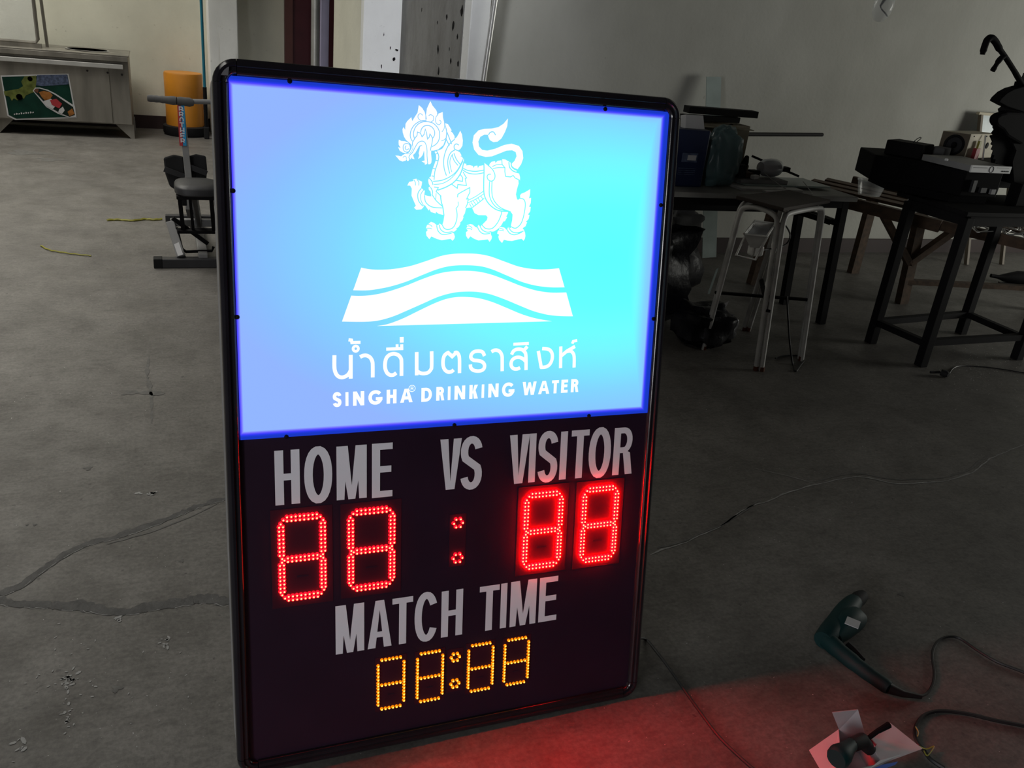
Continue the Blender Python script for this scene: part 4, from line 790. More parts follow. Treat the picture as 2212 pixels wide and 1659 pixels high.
MB().bar((2.51, 4.005, 1.050), (2.98, 4.005, 1.045), .045, .004).build('carton_flap', 'card', cb2)
def beam(name, pa, pb, w, h, m, label, cat): return tag(MB().bar(pa, pb, w, h).build(name, m, bevel=.002), label, cat)
beam('black_bar', (2.34, 4.07, 1.080), (2.96, 4.12, 1.080), .04, .03, 'black', 'black angle bar lying across the top of the brown box', 'bar')
beam('black_bar', (2.62, 4.12, 1.118), (3.05, 4.10, 1.118), .07, .035, 'black', 'wide black channel bar with notched end on the brown box', 'bar')
# clear film bag: crumpled
def crumple(c, s, name, m, seed, lat=14, lon=20, amp=.22, parent=None, ztop=None):
    vs = []; fs = []
    for i in range(lat + 1):
        th = PI * i / lat
        for k in range(lon):
            a = 2 * PI * k / lon; d = Vector((math.sin(th) * math.cos(a), math.sin(th) * math.sin(a), math.cos(th)))
            rr = 1 + amp * noise.noise(d * 2.1 + Vector((seed, 0, 0))) * 1.6 + amp * .5 * noise.noise(d * 6 + Vector((0, seed, 0))) + amp * .25 * noise.noise(d * 15 + Vector((0, 0, seed)))
            e = Vector((math.copysign(abs(d.x) ** .75, d.x), math.copysign(abs(d.y) ** .75, d.y), math.copysign(abs(d.z) ** .7, d.z))); p = Vector((e.x * s[0], e.y * s[1], e.z * s[2])) * rr + Vector(c)
            p.z = max(p.z, c[2] - s[2] * .98); vs.append(p)
    for i in range(lat):
        for k in range(lon): fs.append((i * lon + k, i * lon + (k + 1) % lon, (i + 1) * lon + (k + 1) % lon, (i + 1) * lon + k))
    return MB().add(vs, fs).build(name, m, parent, smooth=True)
o = crumple((2.725, 3.875, .912), (.106, .07, .150), 'plastic_bag', 'bagclear', 3.3, 28, 36, .17)
tag(o, 'crumpled translucent teal plastic bag on the workbench, right of the dark blue box', 'bag')
# metal strip leaning on the wall, rod
a, b_ = W(1542, 166, 5.2), W(1562, 268, 5.05)
ms = MB().bar((a.x, 5.20, a.z), (b_.x + .03, 4.95, .05), .115, .006, up=(0, 1, 0)).build('metal_strip', 'glassheet'); tag(ms, 'pale greenish flat strip leaning upright on the back wall', 'strip')
a, b_ = W(1616, 290, 4.55), W(1776, 291, 4.95)
rd = MB().tube([(2.93, 4.13, 1.045), (a.x, 4.55, a.z), (b_.x, 4.95, b_.z)], .0125, 10).build('black_rod', 'black', smooth=True)
tag(rd, 'long straight black rod sticking out to the right of the brown box', 'rod')
# stack of sheets on the bench (thin, pale)
def slab(name, x0, y0, x1, y1, z0, z1, m, label, cat='sheet', rot=0):
    return tag(MB().box(((x0 + x1) / 2, (y0 + y1) / 2, (z0 + z1) / 2), (x1 - x0, y1 - y0, z1 - z0), Matrix.Rotation(rot, 3, 'Z')).build(name, m, bevel=.001), label, cat)
slab('panel_sheet', 2.82, 3.77, 3.22, 3.98, ZB, ZB + .013, 'whitep', 'pale sheet with rounded end lying lowest on the workbench top')
slab('panel_sheet', 2.88, 3.84, 3.47, 4.08, ZB + .013, ZB + .022, 'glassheet', 'long frosted glass sheet reaching the right end of the workbench', rot=.02)
slab('panel_sheet', 2.87, 3.86, 3.18, 4.02, ZB + .022, ZB + .042, 'grey', 'thick grey board under the clutter on the workbench')
slab('panel_sheet', 2.94, 3.72, 3.12, 3.755, ZB, ZB + .012, 'whitep', 'narrow white strip at the front edge of the workbench', 'strip')
zs = ZB + .043
cl = [('power_adapter', (2.88, 3.91), (.05, .06, .07), 'blackrub', 'black chunky adapter beside the clear bag on the workbench', 'adapter'),
      ('glue_can', (2.955, 3.97), None, 'card', 'short tan can in the bench clutter', 'can'),
      ('wood_block', (2.965, 3.875), (.05, .028, .022), 'whitep', 'small pale tilted block in front of the bench clutter', 'block'),
      ('black_block', (3.01, 3.95), (.055, .05, .035), 'black', 'square black block left of the silver dome', 'block'),
      ('brown_block', (2.945, 3.915), (.05, .04, .03), 'wood', 'brown wooden block in the bench clutter', 'block')]
for nm, (x, y), s, m, lb, ct_ in cl:
    if s: o = MB().box((x, y, zs + s[2] / 2 + .001), s, Matrix.Rotation(.4 if nm == 'wood_block' else .1, 3, 'Z')).build(nm, m, bevel=.005)
    else: o = MB().lathe([(.024, 0), (.024, .055), (.020, .06), (.001, .06)], (x, y, zs), n=14).build(nm, m, smooth=True)
    tag(o, lb, ct_)
pc = W(1603, 343, 3.98); o = MB().tube([(pc.x, 3.96, zs + .002), (pc.x + .01, 3.96, zs + .075), (pc.x + .03, 3.98, zs + .10)], [.022, .02, .012], 10).build('clamp_handle', 'black', smooth=True); tag(o, 'dark upright tool handle among the bench clutter', 'tool')
a, b_ = W(1612, 347, 4.1), W(1648, 356, 4.25); tag(MB().bar((a.x - .03, 4.015, .905), (b_.x + .06, 3.99, zs + .005), .012, .012).build('thin_bar', 'black'), 'thin dark bar slanting behind the silver dome', 'bar')
dm = thing('dome_lamp', 'glossy silver dome with dark stub lying on the workbench', 'lamp', (3.12, 4.06, zs))
c_ = W(1660, 380, 3.95); c_.z = zs + .052
MB().lathe([(.0, -.078), (.03, -.072), (.045, -.045), (.050, 0), (.049, .03), (.042, .055), (.028, .07), (0, .075)], (c_.x, 3.95, zs + .052), (1, .1, 0), 20).build('dome', 'silver', dm, smooth=True)
MB().span((c_.x + .066, 3.93, c_.z - .016), (c_.x + .125, 3.98, c_.z + .008)).build('stub', 'black', dm, bevel=.003)
wire = cr([(c_.x - .06, 3.92, c_.z - .02), (c_.x - .03, 3.84, zs - .005), (c_.x + .03, 3.76, ZB + .004), (c_.x + .12, 3.72, ZB + .004), (c_.x + .17, 3.78, ZB + .005), (c_.x + .17, 3.86, zs + .0)], 6)
MB().tube(wire, .0022, 5).build('wire', 'whitep', dm)
tub = thing('clear_tub', 'clear plastic tub on the corner of the wooden trestle behind the workbench', 'tub', (F(1878, 418, .70).x, F(1878, 418, .70).y, .69))
# ------------------------------------------------------------------ white tube stool
st = thing('stool', 'tall stool with splayed bent white tube legs and dark wooden seat', 'stool', (2.77, 3.38, 0))
A_, B_, C_, D_ = [Vector((*F(*p).xy, 0)) for p in ((1513, 752), (1640, 803), (1735, 778), (1610, 712))]
TA, TB, TC, TD = [Vector((*F(*p, .775).xy, .775)) for p in ((1597, 437), (1690, 462), (1783, 445), (1700, 425))]
cen = (TA + TB + TC + TD) / 4
def uleg(a, ta, b, tb, off=.0205, rad=.07):
    d = (tb - ta).normalized()
    a = a + d * off; b = b - d * off; ta2 = ta + d * off; tb2 = tb - d * off
    la = (a - ta2).normalized(); lb = (b - tb2).normalized()
    p = [a + Vector((0, 0, .0)), ta2 + la * rad, ta2 + la * rad * .35 + d * rad * .12, ta2 + d * rad * .9 - Vector((0, 0, .004)), tb2 - d * rad * .9 - Vector((0, 0, .004)), tb2 + lb * rad * .35 - d * rad * .12, tb2 + lb * rad, b]
    q = [p[0]] + cr(p[1:-1], 5) + [p[-1]]
    return q
for i, (a, ta, b, tb) in enumerate(((A_, TA, B_, TB), (B_, TB, C_, TC), (C_, TC, D_, TD), (D_, TD, A_, TA))):
    o = MB().tube(uleg(a, ta, b, tb), .0125, 10).build('leg', 'whitep', st, smooth=True)
    for e in (a, b):
        dd = (b - a).normalized() * (.0205 if e is a else -.0205)
        p = e + dd; MB().tube([p, p + ((ta if e is a else tb) - e).normalized() * .022], .0132, 10).build('rusty_foot', 'rust', o, smooth=True)
exs = lambda p, k, z: cen.lerp(p, k) * 1 + Vector((0, 0, z))
pts = [cen.lerp(q, 1.10) for q in (TA, TB, TC, TD)]; zz = .789
MB().add([(p.x, p.y, zz) for p in pts] + [(p.x, p.y, zz + .018) for p in pts], [(3, 2, 1, 0), (4, 5, 6, 7), (0, 1, 5, 4), (1, 2, 6, 5), (2, 3, 7, 6), (3, 0, 4, 7)]).build('seat', 'wooddk', st, bevel=.004)
br = [q.lerp(p, .52) for q, p in ((A_, TA), (B_, TB), (C_, TC), (D_, TD))]
for z_ in (.31,):
    ft = [a.lerp(t, .40) for a, t in ((A_, TA), (B_, TB), (C_, TC), (D_, TD))]
    MB().bar(ft[0], ft[2], .02, .012).bar(ft[1], ft[3], .02, .012).build('cross_brace', 'black', st)
# small floodlight hanging at the stool
c_ = W(1638, 505, 3.2)
fd = thing('floodlight', 'small square floodlight facing up, hung on the white stool legs', 'lamp', c_)
q4 = [W(1607, 506, 3.10), W(1630, 478, 3.26), W(1675, 484, 3.26), W(1656, 512, 3.10)]
qc = (q4[0] + q4[1] + q4[2] + q4[3]) / 4; qb = [qc.lerp(q, .42) + Vector((0, 0, -.075)) for q in q4]
MB().add(q4 + qb, [(0, 1, 5, 4), (1, 2, 6, 5), (2, 3, 7, 6), (3, 0, 4, 7), (4, 5, 6, 7)]).build('reflector', 'whitep', fd)
MB().tube([q + Vector((0, 0, .002)) for q in q4], .005, 6, True).build('rim', 'whitep', fd)
MB().add([qc.lerp(q, .86) + Vector((0, 0, -.012)) for q in q4], [(0, 1, 2, 3)]).build('lens', 'silver', fd)
MB().box(qc + Vector((.0, 0, -.10)), (.062, .05, .05)).build('housing', 'whitep', fd, bevel=.010)
MB().tube([q4[0].lerp(q4[1], .4), q4[0] + Vector((.005, .03, -.105)), q4[3] + Vector((-.01, .03, -.115)), q4[3].lerp(q4[2], .4)], .006, 6).build('bracket', 'whitep', fd)
MB().tube(cr([q4[2], q4[2] + Vector((.05, 0, .0)), q4[2] + Vector((.085, -.02, -.05)), q4[2] + Vector((.06, -.02, -.10)), qc + Vector((.03, 0, -.10))], 5), .004, 6).build('cord', 'cable', fd)
# cable from the stool
def cable(name, pts, r, label, m='cable', cat='cable'):
    return tag(MB().tube(cr(pts, 6), r, 6).build(name, m, smooth=True), label, cat)
cable('black_cable', [Vector((*W(1700, 640, 3.25).xy, W(1700, 640, 3.25).z)), W(1702, 680, 3.22), W(1706, 740, 3.2), F(1712, 785, .005), F(1718, 802, .005), F(1728, 790, .005), F(1738, 775, .006), F(1722, 768, .005), F(1690, 769, .006), F(1675, 774, .012)], .0045, 'black cable with plug curled on the floor by the right foot of the white stool')
# black bin bags under the bench
tag(crumple((2.28, 3.96, .30), (.40, .26, .30), 'bin_bag', 'binbag', 1.2, 26, 34, .20), 'big black bin bag slumped under the workbench', 'bag')
tag(crumple((2.60, 3.55, .10), (.15, .14, .11), 'bin_bag', 'binbag', 7.7, 22, 30, .2), 'small black bin bag on the floor in front of the big one', 'bag')
tag(crumple((2.72, 4.15, .48), (.13, .11, .10), 'cloth_bundle', 'greyd', 5.1, 18, 24, .2), 'grey bundle wedged under the workbench top above the bin bags', 'bundle')
o = MB().prism([(0, 0), (.05, .012), (.095, .035), (.08, .005), (.05, -.02)], F(1543, 664, .13) + Vector((0, 0, 0)), (1, 0, 0), (0, .2, .95), (0, 1, 0), .004).build('torn_label', 'paper'); tag(o, 'torn white paper scrap on the small black bag', 'paper')
o = MB().prism([(0, 0), (.012, .0), (.045, .14), (.030, .13)], W(1529, 635, 3.58), (1, 0, 0), (0, .1, .99), (0, 1, 0), .003).build('film_strip', 'glassheet'); tag(o, 'pale strip of film poking out of the black bags', 'strip')
# ------------------------------------------------------------------ dark metal stand
ds = thing('metal_stand', 'dark square-tube metal stand with low rails, right of the white stool', 'stand', (4.03, 3.27, 0))
cs = {}
for k, (p, t) in dict(fl=((1988, 790), (2092, 445)), bl=((1880, 740), (1953, 418)), br=((2075, 720), (2165, 440)), fr=((2195, 775), (2305, 465))).items():
    f0 = F(*p); cs[k] = (Vector((f0.x, f0.y, 0)), Vector((f0.x - .00, f0.y, .80)))
off = {'fl': (0, 0), 'bl': (0, 0), 'br': (0, 0), 'fr': (0, 0)}
for k, (a, t) in cs.items(): MB().bar(a, t, .048, .048).build('leg', 'black', ds, bevel=.002)
for z in (.125,):
    for i, j in (('fl', 'bl'), ('bl', 'br'), ('br', 'fr'), ('fr', 'fl')):
        p, q = cs[i][0].copy(), cs[j][0].copy(); p.z = q.z = z + (.0 if i != 'fr' else .01); MB().bar(p, q, .034, .034).build('low_rail', 'black', ds)
for i, j in (('fl', 'bl'), ('bl', 'br'), ('br', 'fr'), ('fr', 'fl')):
    p, q = cs[i][1].copy(), cs[j][1].copy(); p.z = q.z = .785; MB().bar(p, q, .04, .05).build('top_rail', 'black', ds)
MB().span((3.64, 3.06, .81), (4.46, 3.53, .832)).build('top_board', 'black', ds, bevel=.003)
# black case on the stand with items on it
bc = thing('black_case', 'large black case lying on the metal stand under the silver disc player', 'case', (4.0, 3.5, .833))
MB().prism([(3.50, 3.61), (3.75, 3.235), (3.985, 3.215), (3.99, 3.50), (4.5, 3.50), (4.5, 3.86), (3.64, 3.88)], (0, 0, .875), (1, 0, 0), (0, 1, 0), (0, 0, 1), .13).build('case_body', 'soot', bc, bevel=.006)
MB().prism([(3.60, 3.58), (3.76, 3.30), (3.98, 3.26), (3.98, 3.55), (4.4, 3.55), (4.4, 3.80), (3.68, 3.80)], (0, 0, .833), (1, 0, 0), (0, 1, 0), (0, 0, 1), .042).build('case_base', 'soot', bc)
a = W(2098, 392, 3.29); b_ = W(2150, 408, 3.29)
MB().span((3.80, 3.215, .90), (3.825, 3.235, .96)).build('latch', 'vinyl', bc); MB().span((3.86, 3.21, .90), (3.90, 3.235, .925)).build('latch', 'vinyl', bc); MB().span((3.93, 3.205, .895), (3.96, 3.235, .92)).build('latch', 'grey', bc)
# disc player
dp = thing('disc_player', 'flat silver-white disc player with round dial on the black case', 'player', (3.95, 3.3, 1.006))
Zd = 1.006
fa = F(2095, 373, Zd); fb = F(2181, 376, Zd); bl_ = F(2032, 345, Zd)
ux = (Vector((fb.x, fb.y, 0)) - Vector((fa.x, fa.y, 0))); wdt = ux.length; ux.normalize(); uy = Vector((-ux.y, ux.x, 0)); o3 = Vector((fa.x, fa.y, Zd)); dpth = .30
Rz = Matrix((ux, uy, Vector((0, 0, 1)))).transposed()
def loc3(x, y, z): return o3 + ux * x + uy * y + Vector((0, 0, z))
MB().box(loc3(wdt / 2, dpth / 2 + .006, .019), (wdt - .004, dpth, .030), Rz).build('chassis', 'grey', dp, bevel=.002)
MB().box(loc3(wdt / 2, .003, .019), (wdt, .008, .036), Rz).build('front_panel', 'white', dp, bevel=.002)
MB().box(loc3(wdt * .22, -.0015, .026), (wdt * .34, .002, .003), Rz).build('disc_slot', 'grey', dp)
MB().box(loc3(wdt * .78, -.0015, .028), (wdt * .3, .002, .002), Rz).build('trim_line', 'grey', dp)
MB().tube([loc3(wdt * .5 + .015 * math.cos(a), -.002, .019 + .015 * math.sin(a)) for a in [2 * PI * k / 18 for k in range(18)]], .0014, 5, True).build('dial', 'black', dp)
for k in range(4): MB().box(loc3(wdt * (.78 + .05 * k), -.0015, .012), (.009, .002, .006), Rz).build('button', 'black', dp)
for x in (.08, .9): MB().box(loc3(wdt * x, .02, .002), (.02, .02, .004), Rz).build('foot', 'blackrub', dp)
MB().lathe([(.0, .012), (.008, .009), (.009, 0)], loc3(-.03, .13, .034), n=10).build('knob', 'white', dp, smooth=True)
# plywood speaker
sp = thing('speaker', 'plywood speaker box with dark cone, tilted on the black case', 'speaker', (4.2, 3.72, 1.005))
Zs = 1.006
p0 = F(2024, 340, Zs); p1 = F(2078, 346, Zs); p2 = F(2150, 344, Zs)
v0 = Vector((p0.x, p0.y + .0, Zs)); e1 = Vector((.135, -.072, 0)); e2 = Vector((.34, .105, 0)); hS = .135; v0 = Vector((4.02, 3.70, Zs))
def spk(a, b, c): return v0 + e1 * a + e2 * b + Vector((0, 0, hS * c))
MB().add([spk(a, b, c) for c in (0, 1) for a, b in ((0, 0), (1, 0), (1, 1), (0, 1))], [(3, 2, 1, 0), (4, 5, 6, 7), (0, 1, 5, 4), (1, 2, 6, 5), (2, 3, 7, 6), (3, 0, 4, 7)]).build('cabinet', 'ply', sp, bevel=.002)
nn_ = e1.cross(Vector((0, 0, 1))).normalized(); nn_ = nn_ if nn_.y < 0 else -nn_
MB().add([spk(a, 0, c) + nn_ * d for d in (0, .004) for a, c in ((.02, .02), (.98, .02), (.98, .98), (.02, .98))], [(0, 1, 2, 3), (7, 6, 5, 4), (0, 4, 5, 1), (1, 5, 6, 2), (2, 6, 7, 3), (3, 7, 4, 0)]).build('baffle', 'plyend', sp)
cc = spk(.5, 0, .5) + nn_ * .004
MB().lathe([(.056, 0), (.056, .006), (.046, .008), (.042, .002)], cc, nn_, 22).build('cone_rim', 'blackrub', sp, smooth=True)
MB().lathe([(.042, .003), (.022, -.0), (.0, .001)], cc + nn_ * .002, nn_, 22).build('cone', 'vinyl', sp, smooth=True)
MB().lathe([(.018, .002), (.012, .008), (0, .010)], cc + nn_ * .002, nn_, 14).build('dust_cap', 'black', sp, smooth=True)
n2 = e2.cross(Vector((0, 0, 1))).normalized(); n2 = n2 if n2.y < 0 else -n2
cc2 = spk(1, .66, .52) + n2 * .001
for b, c in ((.12, .9), (.55, .9)): MB().lathe([(.004, 0), (.003, .003), (0, .003)], spk(1, b, c), n2, 8).build('screw', 'black', sp)
MB().lathe([(.018, 0), (.014, .003), (0, .003)], cc2, n2, 14).build('port', 'black', sp)
tag(MB().box(spk(1, .22, .22) + n2 * .02, (.05, .02, .06), Matrix.Rotation(.35, 3, 'Z')).build('small_packet', 'red'), 'small red packet leaning on the plywood speaker', 'packet')
tag(MB().box(spk(1, .26, .58) + n2 * .018, (.028, .012, .04), Matrix.Rotation(.35, 3, 'Z')).build('yellow_packet', 'yellow'), 'small yellow packet on top of the red packet by the speaker', 'packet')
a, b_ = spk(1, .34, 0) + n2 * .05, spk(1, .42, .95) + n2 * .012
tag(MB().bar(a, b_, .007, .007).build('white_stick', 'white'), 'thin white stick slanting up against the plywood speaker', 'stick')
# battery-like dark boxes left of the speaker
o = MB().prism([(3.60, 3.66), (3.70, 3.50), (3.84, 3.56), (3.74, 3.72)], (0, 0, 1.006), (1, 0, 0), (0, 1, 0), (0, 0, 1), .075).build('dark_box', 'black', bevel=.006); tag(o, 'low dark box with wire loop on top, left end of the black case', 'box')
tag(MB().prism([(3.86, 3.60), (3.90, 3.54), (3.99, 3.58), (3.95, 3.64)], (0, 0, 1.006), (1, 0, 0), (0, 1, 0), (0, 0, 1), .06).build('grey_box', 'greyd', bevel=.006), 'low grey-green box between the dark box and the speaker', 'box')
cable('wire_loop', [(3.69, 3.57, 1.076), (3.71, 3.57, 1.10), (3.735, 3.57, 1.112), (3.738, 3.57, 1.104), (3.715, 3.57, 1.085)], .002, 'small loop of black wire on the low dark box', cat='wire')
# mirror leaning at the wall
mr = thing('glass_panel', 'pale framed glass panel leaning on the back wall behind the speaker', 'panel', (5.9, 5.1, 0))
a = W(2128, 250, 5.15)
def lean(z): return 5.20 - .3 * (a.z - z) / a.z
MB().bar((a.x + .20, lean(a.z), a.z), (a.x + .20, lean(.72), .72), .40, .012, up=(0, 1, 0)).build('pane', 'mirror', mr)
MB().bar((a.x + .004, lean(a.z) - .005, a.z), (a.x + .004, lean(.0) - .005, .0), .022, .03, up=(0, 1, 0)).build('frame_leg', 'plyend', mr)
MB().bar((a.x + .40, lean(a.z) - .005, a.z), (a.x + .40, lean(.0) - .005, .0), .022, .03, up=(0, 1, 0)).build('frame_leg', 'plyend', mr)
MB().bar((a.x - .02, 5.205, a.z + .01), (a.x + .42, 5.205, a.z + .01), .03, .02).build('top_rail', 'ply', mr)
# ------------------------------------------------------------------ chop saw at the right edge
sw = thing('chop_saw', 'black chop saw with toothed disc, curved guard and hooked handle at the right edge', 'saw', (4.35, 3.35, .833))
YS = 3.36
def sw2(px, py): q = W(px, py, YS); return (q.x, q.z)
c0_ = W(2240, 262, YS); rad_ = (Vector((c0_.x, c0_.z)) - Vector(sw2(2158, 232))).length
nT = 64; tv = []
for k in range(nT * 2):
    a = PI * k / nT; rr = rad_ * (1.0 if k % 2 else .955); tv.append((rr * math.cos(a), rr * math.sin(a)))
MB().prism(tv, (c0_.x, YS, c0_.z), (1, 0, 0), (0, 0, 1), (0, 1, 0), .004).build('saw_disc', 'soot', sw)
g0 = [sw2(2147, 219), sw2(2152, 211), sw2(2165, 199), (sw2(2180, 191)), sw2(2198, 186), sw2(2215, 184), sw2(2245, 190), sw2(2275, 205), sw2(2290, 240), sw2(2260, 250), sw2(2200, 240), sw2(2166, 229)]
MB().prism(g0, (0, YS - .03, 0), (1, 0, 0), (0, 0, 1), (0, 1, 0), .06).build('guard', 'soot', sw, bevel=.004)
g1 = [sw2(2134, 262), sw2(2136, 250), sw2(2146, 243), sw2(2160, 239), sw2(2190, 240), sw2(2230, 250), sw2(2240, 290), sw2(2190, 310), sw2(2160, 292), sw2(2150, 278), sw2(2138, 270)]
MB().prism(g1, (0, YS - .05, 0), (1, 0, 0), (0, 0, 1), (0, 1, 0), .05).build('motor_housing', 'soot', sw, bevel=.012)
g2 = [sw2(2175, 300), sw2(2230, 290), sw2(2280, 300), sw2(2300, 360), sw2(2290, 402), sw2(2182, 396), sw2(2178, 350), sw2(2186, 325)]
MB().prism(g2, (0, YS - .02, 0), (1, 0, 0), (0, 0, 1), (0, 1, 0), .14).build('arm', 'soot', sw, bevel=.008)
bz = W(2180, 402, 3.3)
hp = [W(px, py, YS) for px, py in ((2225, 200), (2208, 182), (2190, 152), (2172, 124), (2158, 104), (2150, 90), (2141, 82), (2133, 86), (2127, 100), (2122, 118))]
MB().tube(cr(hp, 4), [.014] * 8 + [.013] * 8 + [.017] * 14 + [.016] * 5 + [.012] * 2, 10).build('handle', 'soot', sw, smooth=True)
hp = [W(px, py, YS) for px, py in ((2170, 120), (2160, 128), (2152, 140), (2144, 153))]
MB().tube(cr(hp, 4), [.014] * 7 + [.011] * 3 + [.013] * 3, 10).build('trigger', 'soot', sw, smooth=True)
MB().span((4.15, 3.22, .833), (4.72, 3.29, .95)).build('saw_base', 'soot', sw, bevel=.006)
# clear hanging bulb
c_ = W(1908, 14, 4.4)
hg = thing('hanging_bulb', 'clear plastic shell hanging near the top of the back wall', 'bulb', c_)
MB().lathe([(.0, -.088), (.012, -.086), (.03, -.078), (.052, -.045), (.06, -.005), (.055, .045), (.04, .08), (.012, .10)], c_, (.12, 0, 1), 20).build('shell', 'glass', hg, smooth=True)
MB().tube([Vector(c_) + Vector(v) for v in ((.02, 0, .10), (.005, 0, .05), (-.022, 0, -.0))], [.016, .012, .006], 8).build('socket', 'vinyl', hg, smooth=True)
MB().tube(cr([Vector(c_) + Vector(v) for v in ((-.022, 0, 0), (.0, 0, -.02), (.02, 0, -.03), (.05, 0, -.05))], 4), .004, 6).build('wire', 'black', hg)
MB().tube([Vector(c_) + Vector((.02, 0, .09)), (c_.x + .02, c_.y, 4.2)], .004, 6).build('cord', 'cable', hg)
# ------------------------------------------------------------------ wooden trestle bench behind the stand
tr = thing('wooden_trestle', 'low rough wooden trestle bench of planks running behind the dark stand', 'bench', (4.35, 3.9, 0))
MB().bar((3.62, 4.62, .66), (4.24, 3.72, .60), .05, .07).build('side_beam', 'wood', tr)
MB().bar((4.27, 3.76, .60), (4.75, 3.25, .565), .05, .06).build('side_beam', 'wood', tr)
MB().bar((4.02, 4.72, .64), (5.15, 3.35, .56), .10, .02).build('plank', 'wood', tr)
MB().bar((4.16, 4.80, .64), (5.30, 3.42, .56), .10, .02).build('plank', 'wood', tr)
MB().bar((4.32, 4.85, .64), (5.46, 3.52, .56), .12, .02).build('plank', 'wood', tr)
MB().bar((4.6, 4.9, .63), (5.75, 3.62, .56), .05, .07).build('side_beam', 'wood', tr)
for (x, y, zt2, dx) in ((3.66, 4.50, .64, -.05), (4.42, 4.05, .60, .06), (5.35, 3.85, .54, .10), (4.66, 4.72, .60, .0)):
    MB().bar((x, y, zt2), (x + dx, y, 0), .07, .05).build('leg', 'wood', tr)
MB().bar((4.42, 4.03, .28), (4.72, 3.98, .55), .05, .04).build('brace', 'wood', tr)
MB().bar((4.42, 4.03, .28), (4.16, 4.1, .58), .05, .04).build('brace', 'wood', tr)
MB().bar((4.46, 4.05, .15), (5.44, 3.86, .15), .05, .03).build('low_rail', 'wood', tr)
MB().bar((3.9, 4.62, .62), (4.85, 3.40, .55), .03, .03).build('cross_rail', 'wood', tr)
c_ = F(1878, 418, .70)
MB().lathe([(.050, 0), (.066, .085), (.068, .09), (.064, .085)], (c_.x, c_.y, .69), n=20, sq=(1.5, 1)).build('tub', 'glass', tub, smooth=True)
MB().lathe([(.070, .088), (.070, .096), (.06, .098), (.001, .098)], (c_.x, c_.y, .69), n=20, sq=(1.5, 1)).build('lid', 'glass', tub, smooth=True)
# chrome tubes and coiled wires on the trestle
tag(MB().tube([F(2172, 478, .67), F(2212, 482, .67), F(2290, 484, .67)], .014, 8).build('chrome_tube', 'steel_lt', smooth=True), 'short bright chrome tube lying across the trestle at the right edge', 'tube')
for i, (cx, cy, r, lb) in enumerate([(2120, 498, .055, 'thin silver wire coil on the planks, left of the stand leg'), (2178, 488, .075, 'tangled bright wire coil below the chrome tube'), (2198, 508, .06, 'loose silver wire coil nearest the right edge')]):
    c_ = F(cx, cy, .615); pts = []
    for k in range(26):
        a = 2 * PI * k / 9 + i; rr = r * (1 + .35 * math.sin(k * 1.7 + i)); pts.append((c_.x + rr * math.cos(a), c_.y + rr * math.sin(a) * 1.1, .60 + .012 + .022 * (1 + math.sin(k * 2.1 + i)) / 2))
    tag(MB().tube(cr(pts, 3), .0030, 5).build('wire_coil', 'steel_lt'), lb, 'wire')
MB().box(F(1968, 432, .74), (.03, .03, .02)).build('end_cap', 'white', ds, bevel=.006)
# dark power tool on the floor behind, under the trestle
gr = thing('angle_grinder', 'dark angle grinder with thin neck lying under the trestle at the right edge', 'power tool', F(2190, 615))
c_ = F(2180, 615); zc = .05
MB().tube([(c_.x - .16, c_.y + .05, .058), (c_.x - .10, c_.y + .03, .052), (c_.x - .05, c_.y + .02, .05), (c_.x + .06, c_.y, .055), (c_.x + .17, c_.y - .04, .06), (c_.x + .30, c_.y - .08, .06)], [.014, .015, .03, .052, .05, .045], 12).build('body', 'black', gr, smooth=True)
MB().lathe([(.0, 0), (.065, 0), (.065, .012), (.0, .014)], (c_.x - .02, c_.y, .002), n=20).build('disc_guard', 'vinyl', gr)
# ------------------------------------------------------------------ floor near the camera, right
dl = thing('power_drill', 'dark green corded power drill lying on the floor at lower right', 'power tool', F(1830, 1400))
def G(px, py, z): return F(px, py, z)
pts = [G(1778, 1384, .035), G(1806, 1352, .037), G(1830, 1318, .036), G(1845, 1300, .034)]
MB().tube(cr(pts, 4), [.026, .029, .031, .032, .032, .032, .032, .031, .030, .028, .027, .025, .024], 14).build('motor_body', 'drill', dl, smooth=True)
MB().tube([G(1844, 1303, .034), G(1856, 1292, .034), G(1864, 1286, .034)], [.021, .022, .017], 14).build('chuck', 'blackrub', dl, smooth=True)
pts = [G(1786, 1382, .034), G(1815, 1408, .032), G(1850, 1436, .030), G(1885, 1462, .027), G(1920, 1486, .024)]
MB().tube(cr(pts, 4), [.024] * 4 + [.022] * 4 + [.020] * 4 + [.019] * 4 + [.017], 12).build('handle', 'drill', dl, smooth=True)
MB().tube([G(1800, 1378, .032), G(1816, 1358, .037), G(1832, 1342, .038), G(1848, 1336, .036), G(1862, 1336, .030)], [.024, .035, .039, .034, .018], 16).build('gearbox', 'drill', dl, smooth=True)
MB().tube([G(1830, 1394, .031), G(1846, 1408, .029), G(1866, 1426, .027)], [.012, .011, .006], 8).build('trigger', 'blackrub', dl, smooth=True)
a = G(1842, 1345, .0775); MB().box(a, (.036, .036, .002), Matrix.Rotation(.65, 3, 'Z')).build('rating_label', 'paper', dl)
MB().tube([G(1918, 1485, .022), G(1950, 1498, .016), G(1990, 1505, .012)], [.016, .010, .006], 10).build('cord_sleeve', 'cable', dl, smooth=True)
pts = [G(1988, 1505, .010)] + [G(x, y, .005) for x, y in ((2002, 1498), (2014, 1480), (2018, 1455), (2014, 1425), (2016, 1402), (2030, 1382), (2052, 1375), (2075, 1380), (2110, 1404), (2150, 1428), (2190, 1444), (2260, 1470))]
MB().tube(cr(pts, 5), .0038, 6).build('power_cord', 'cable', dl, smooth=True)
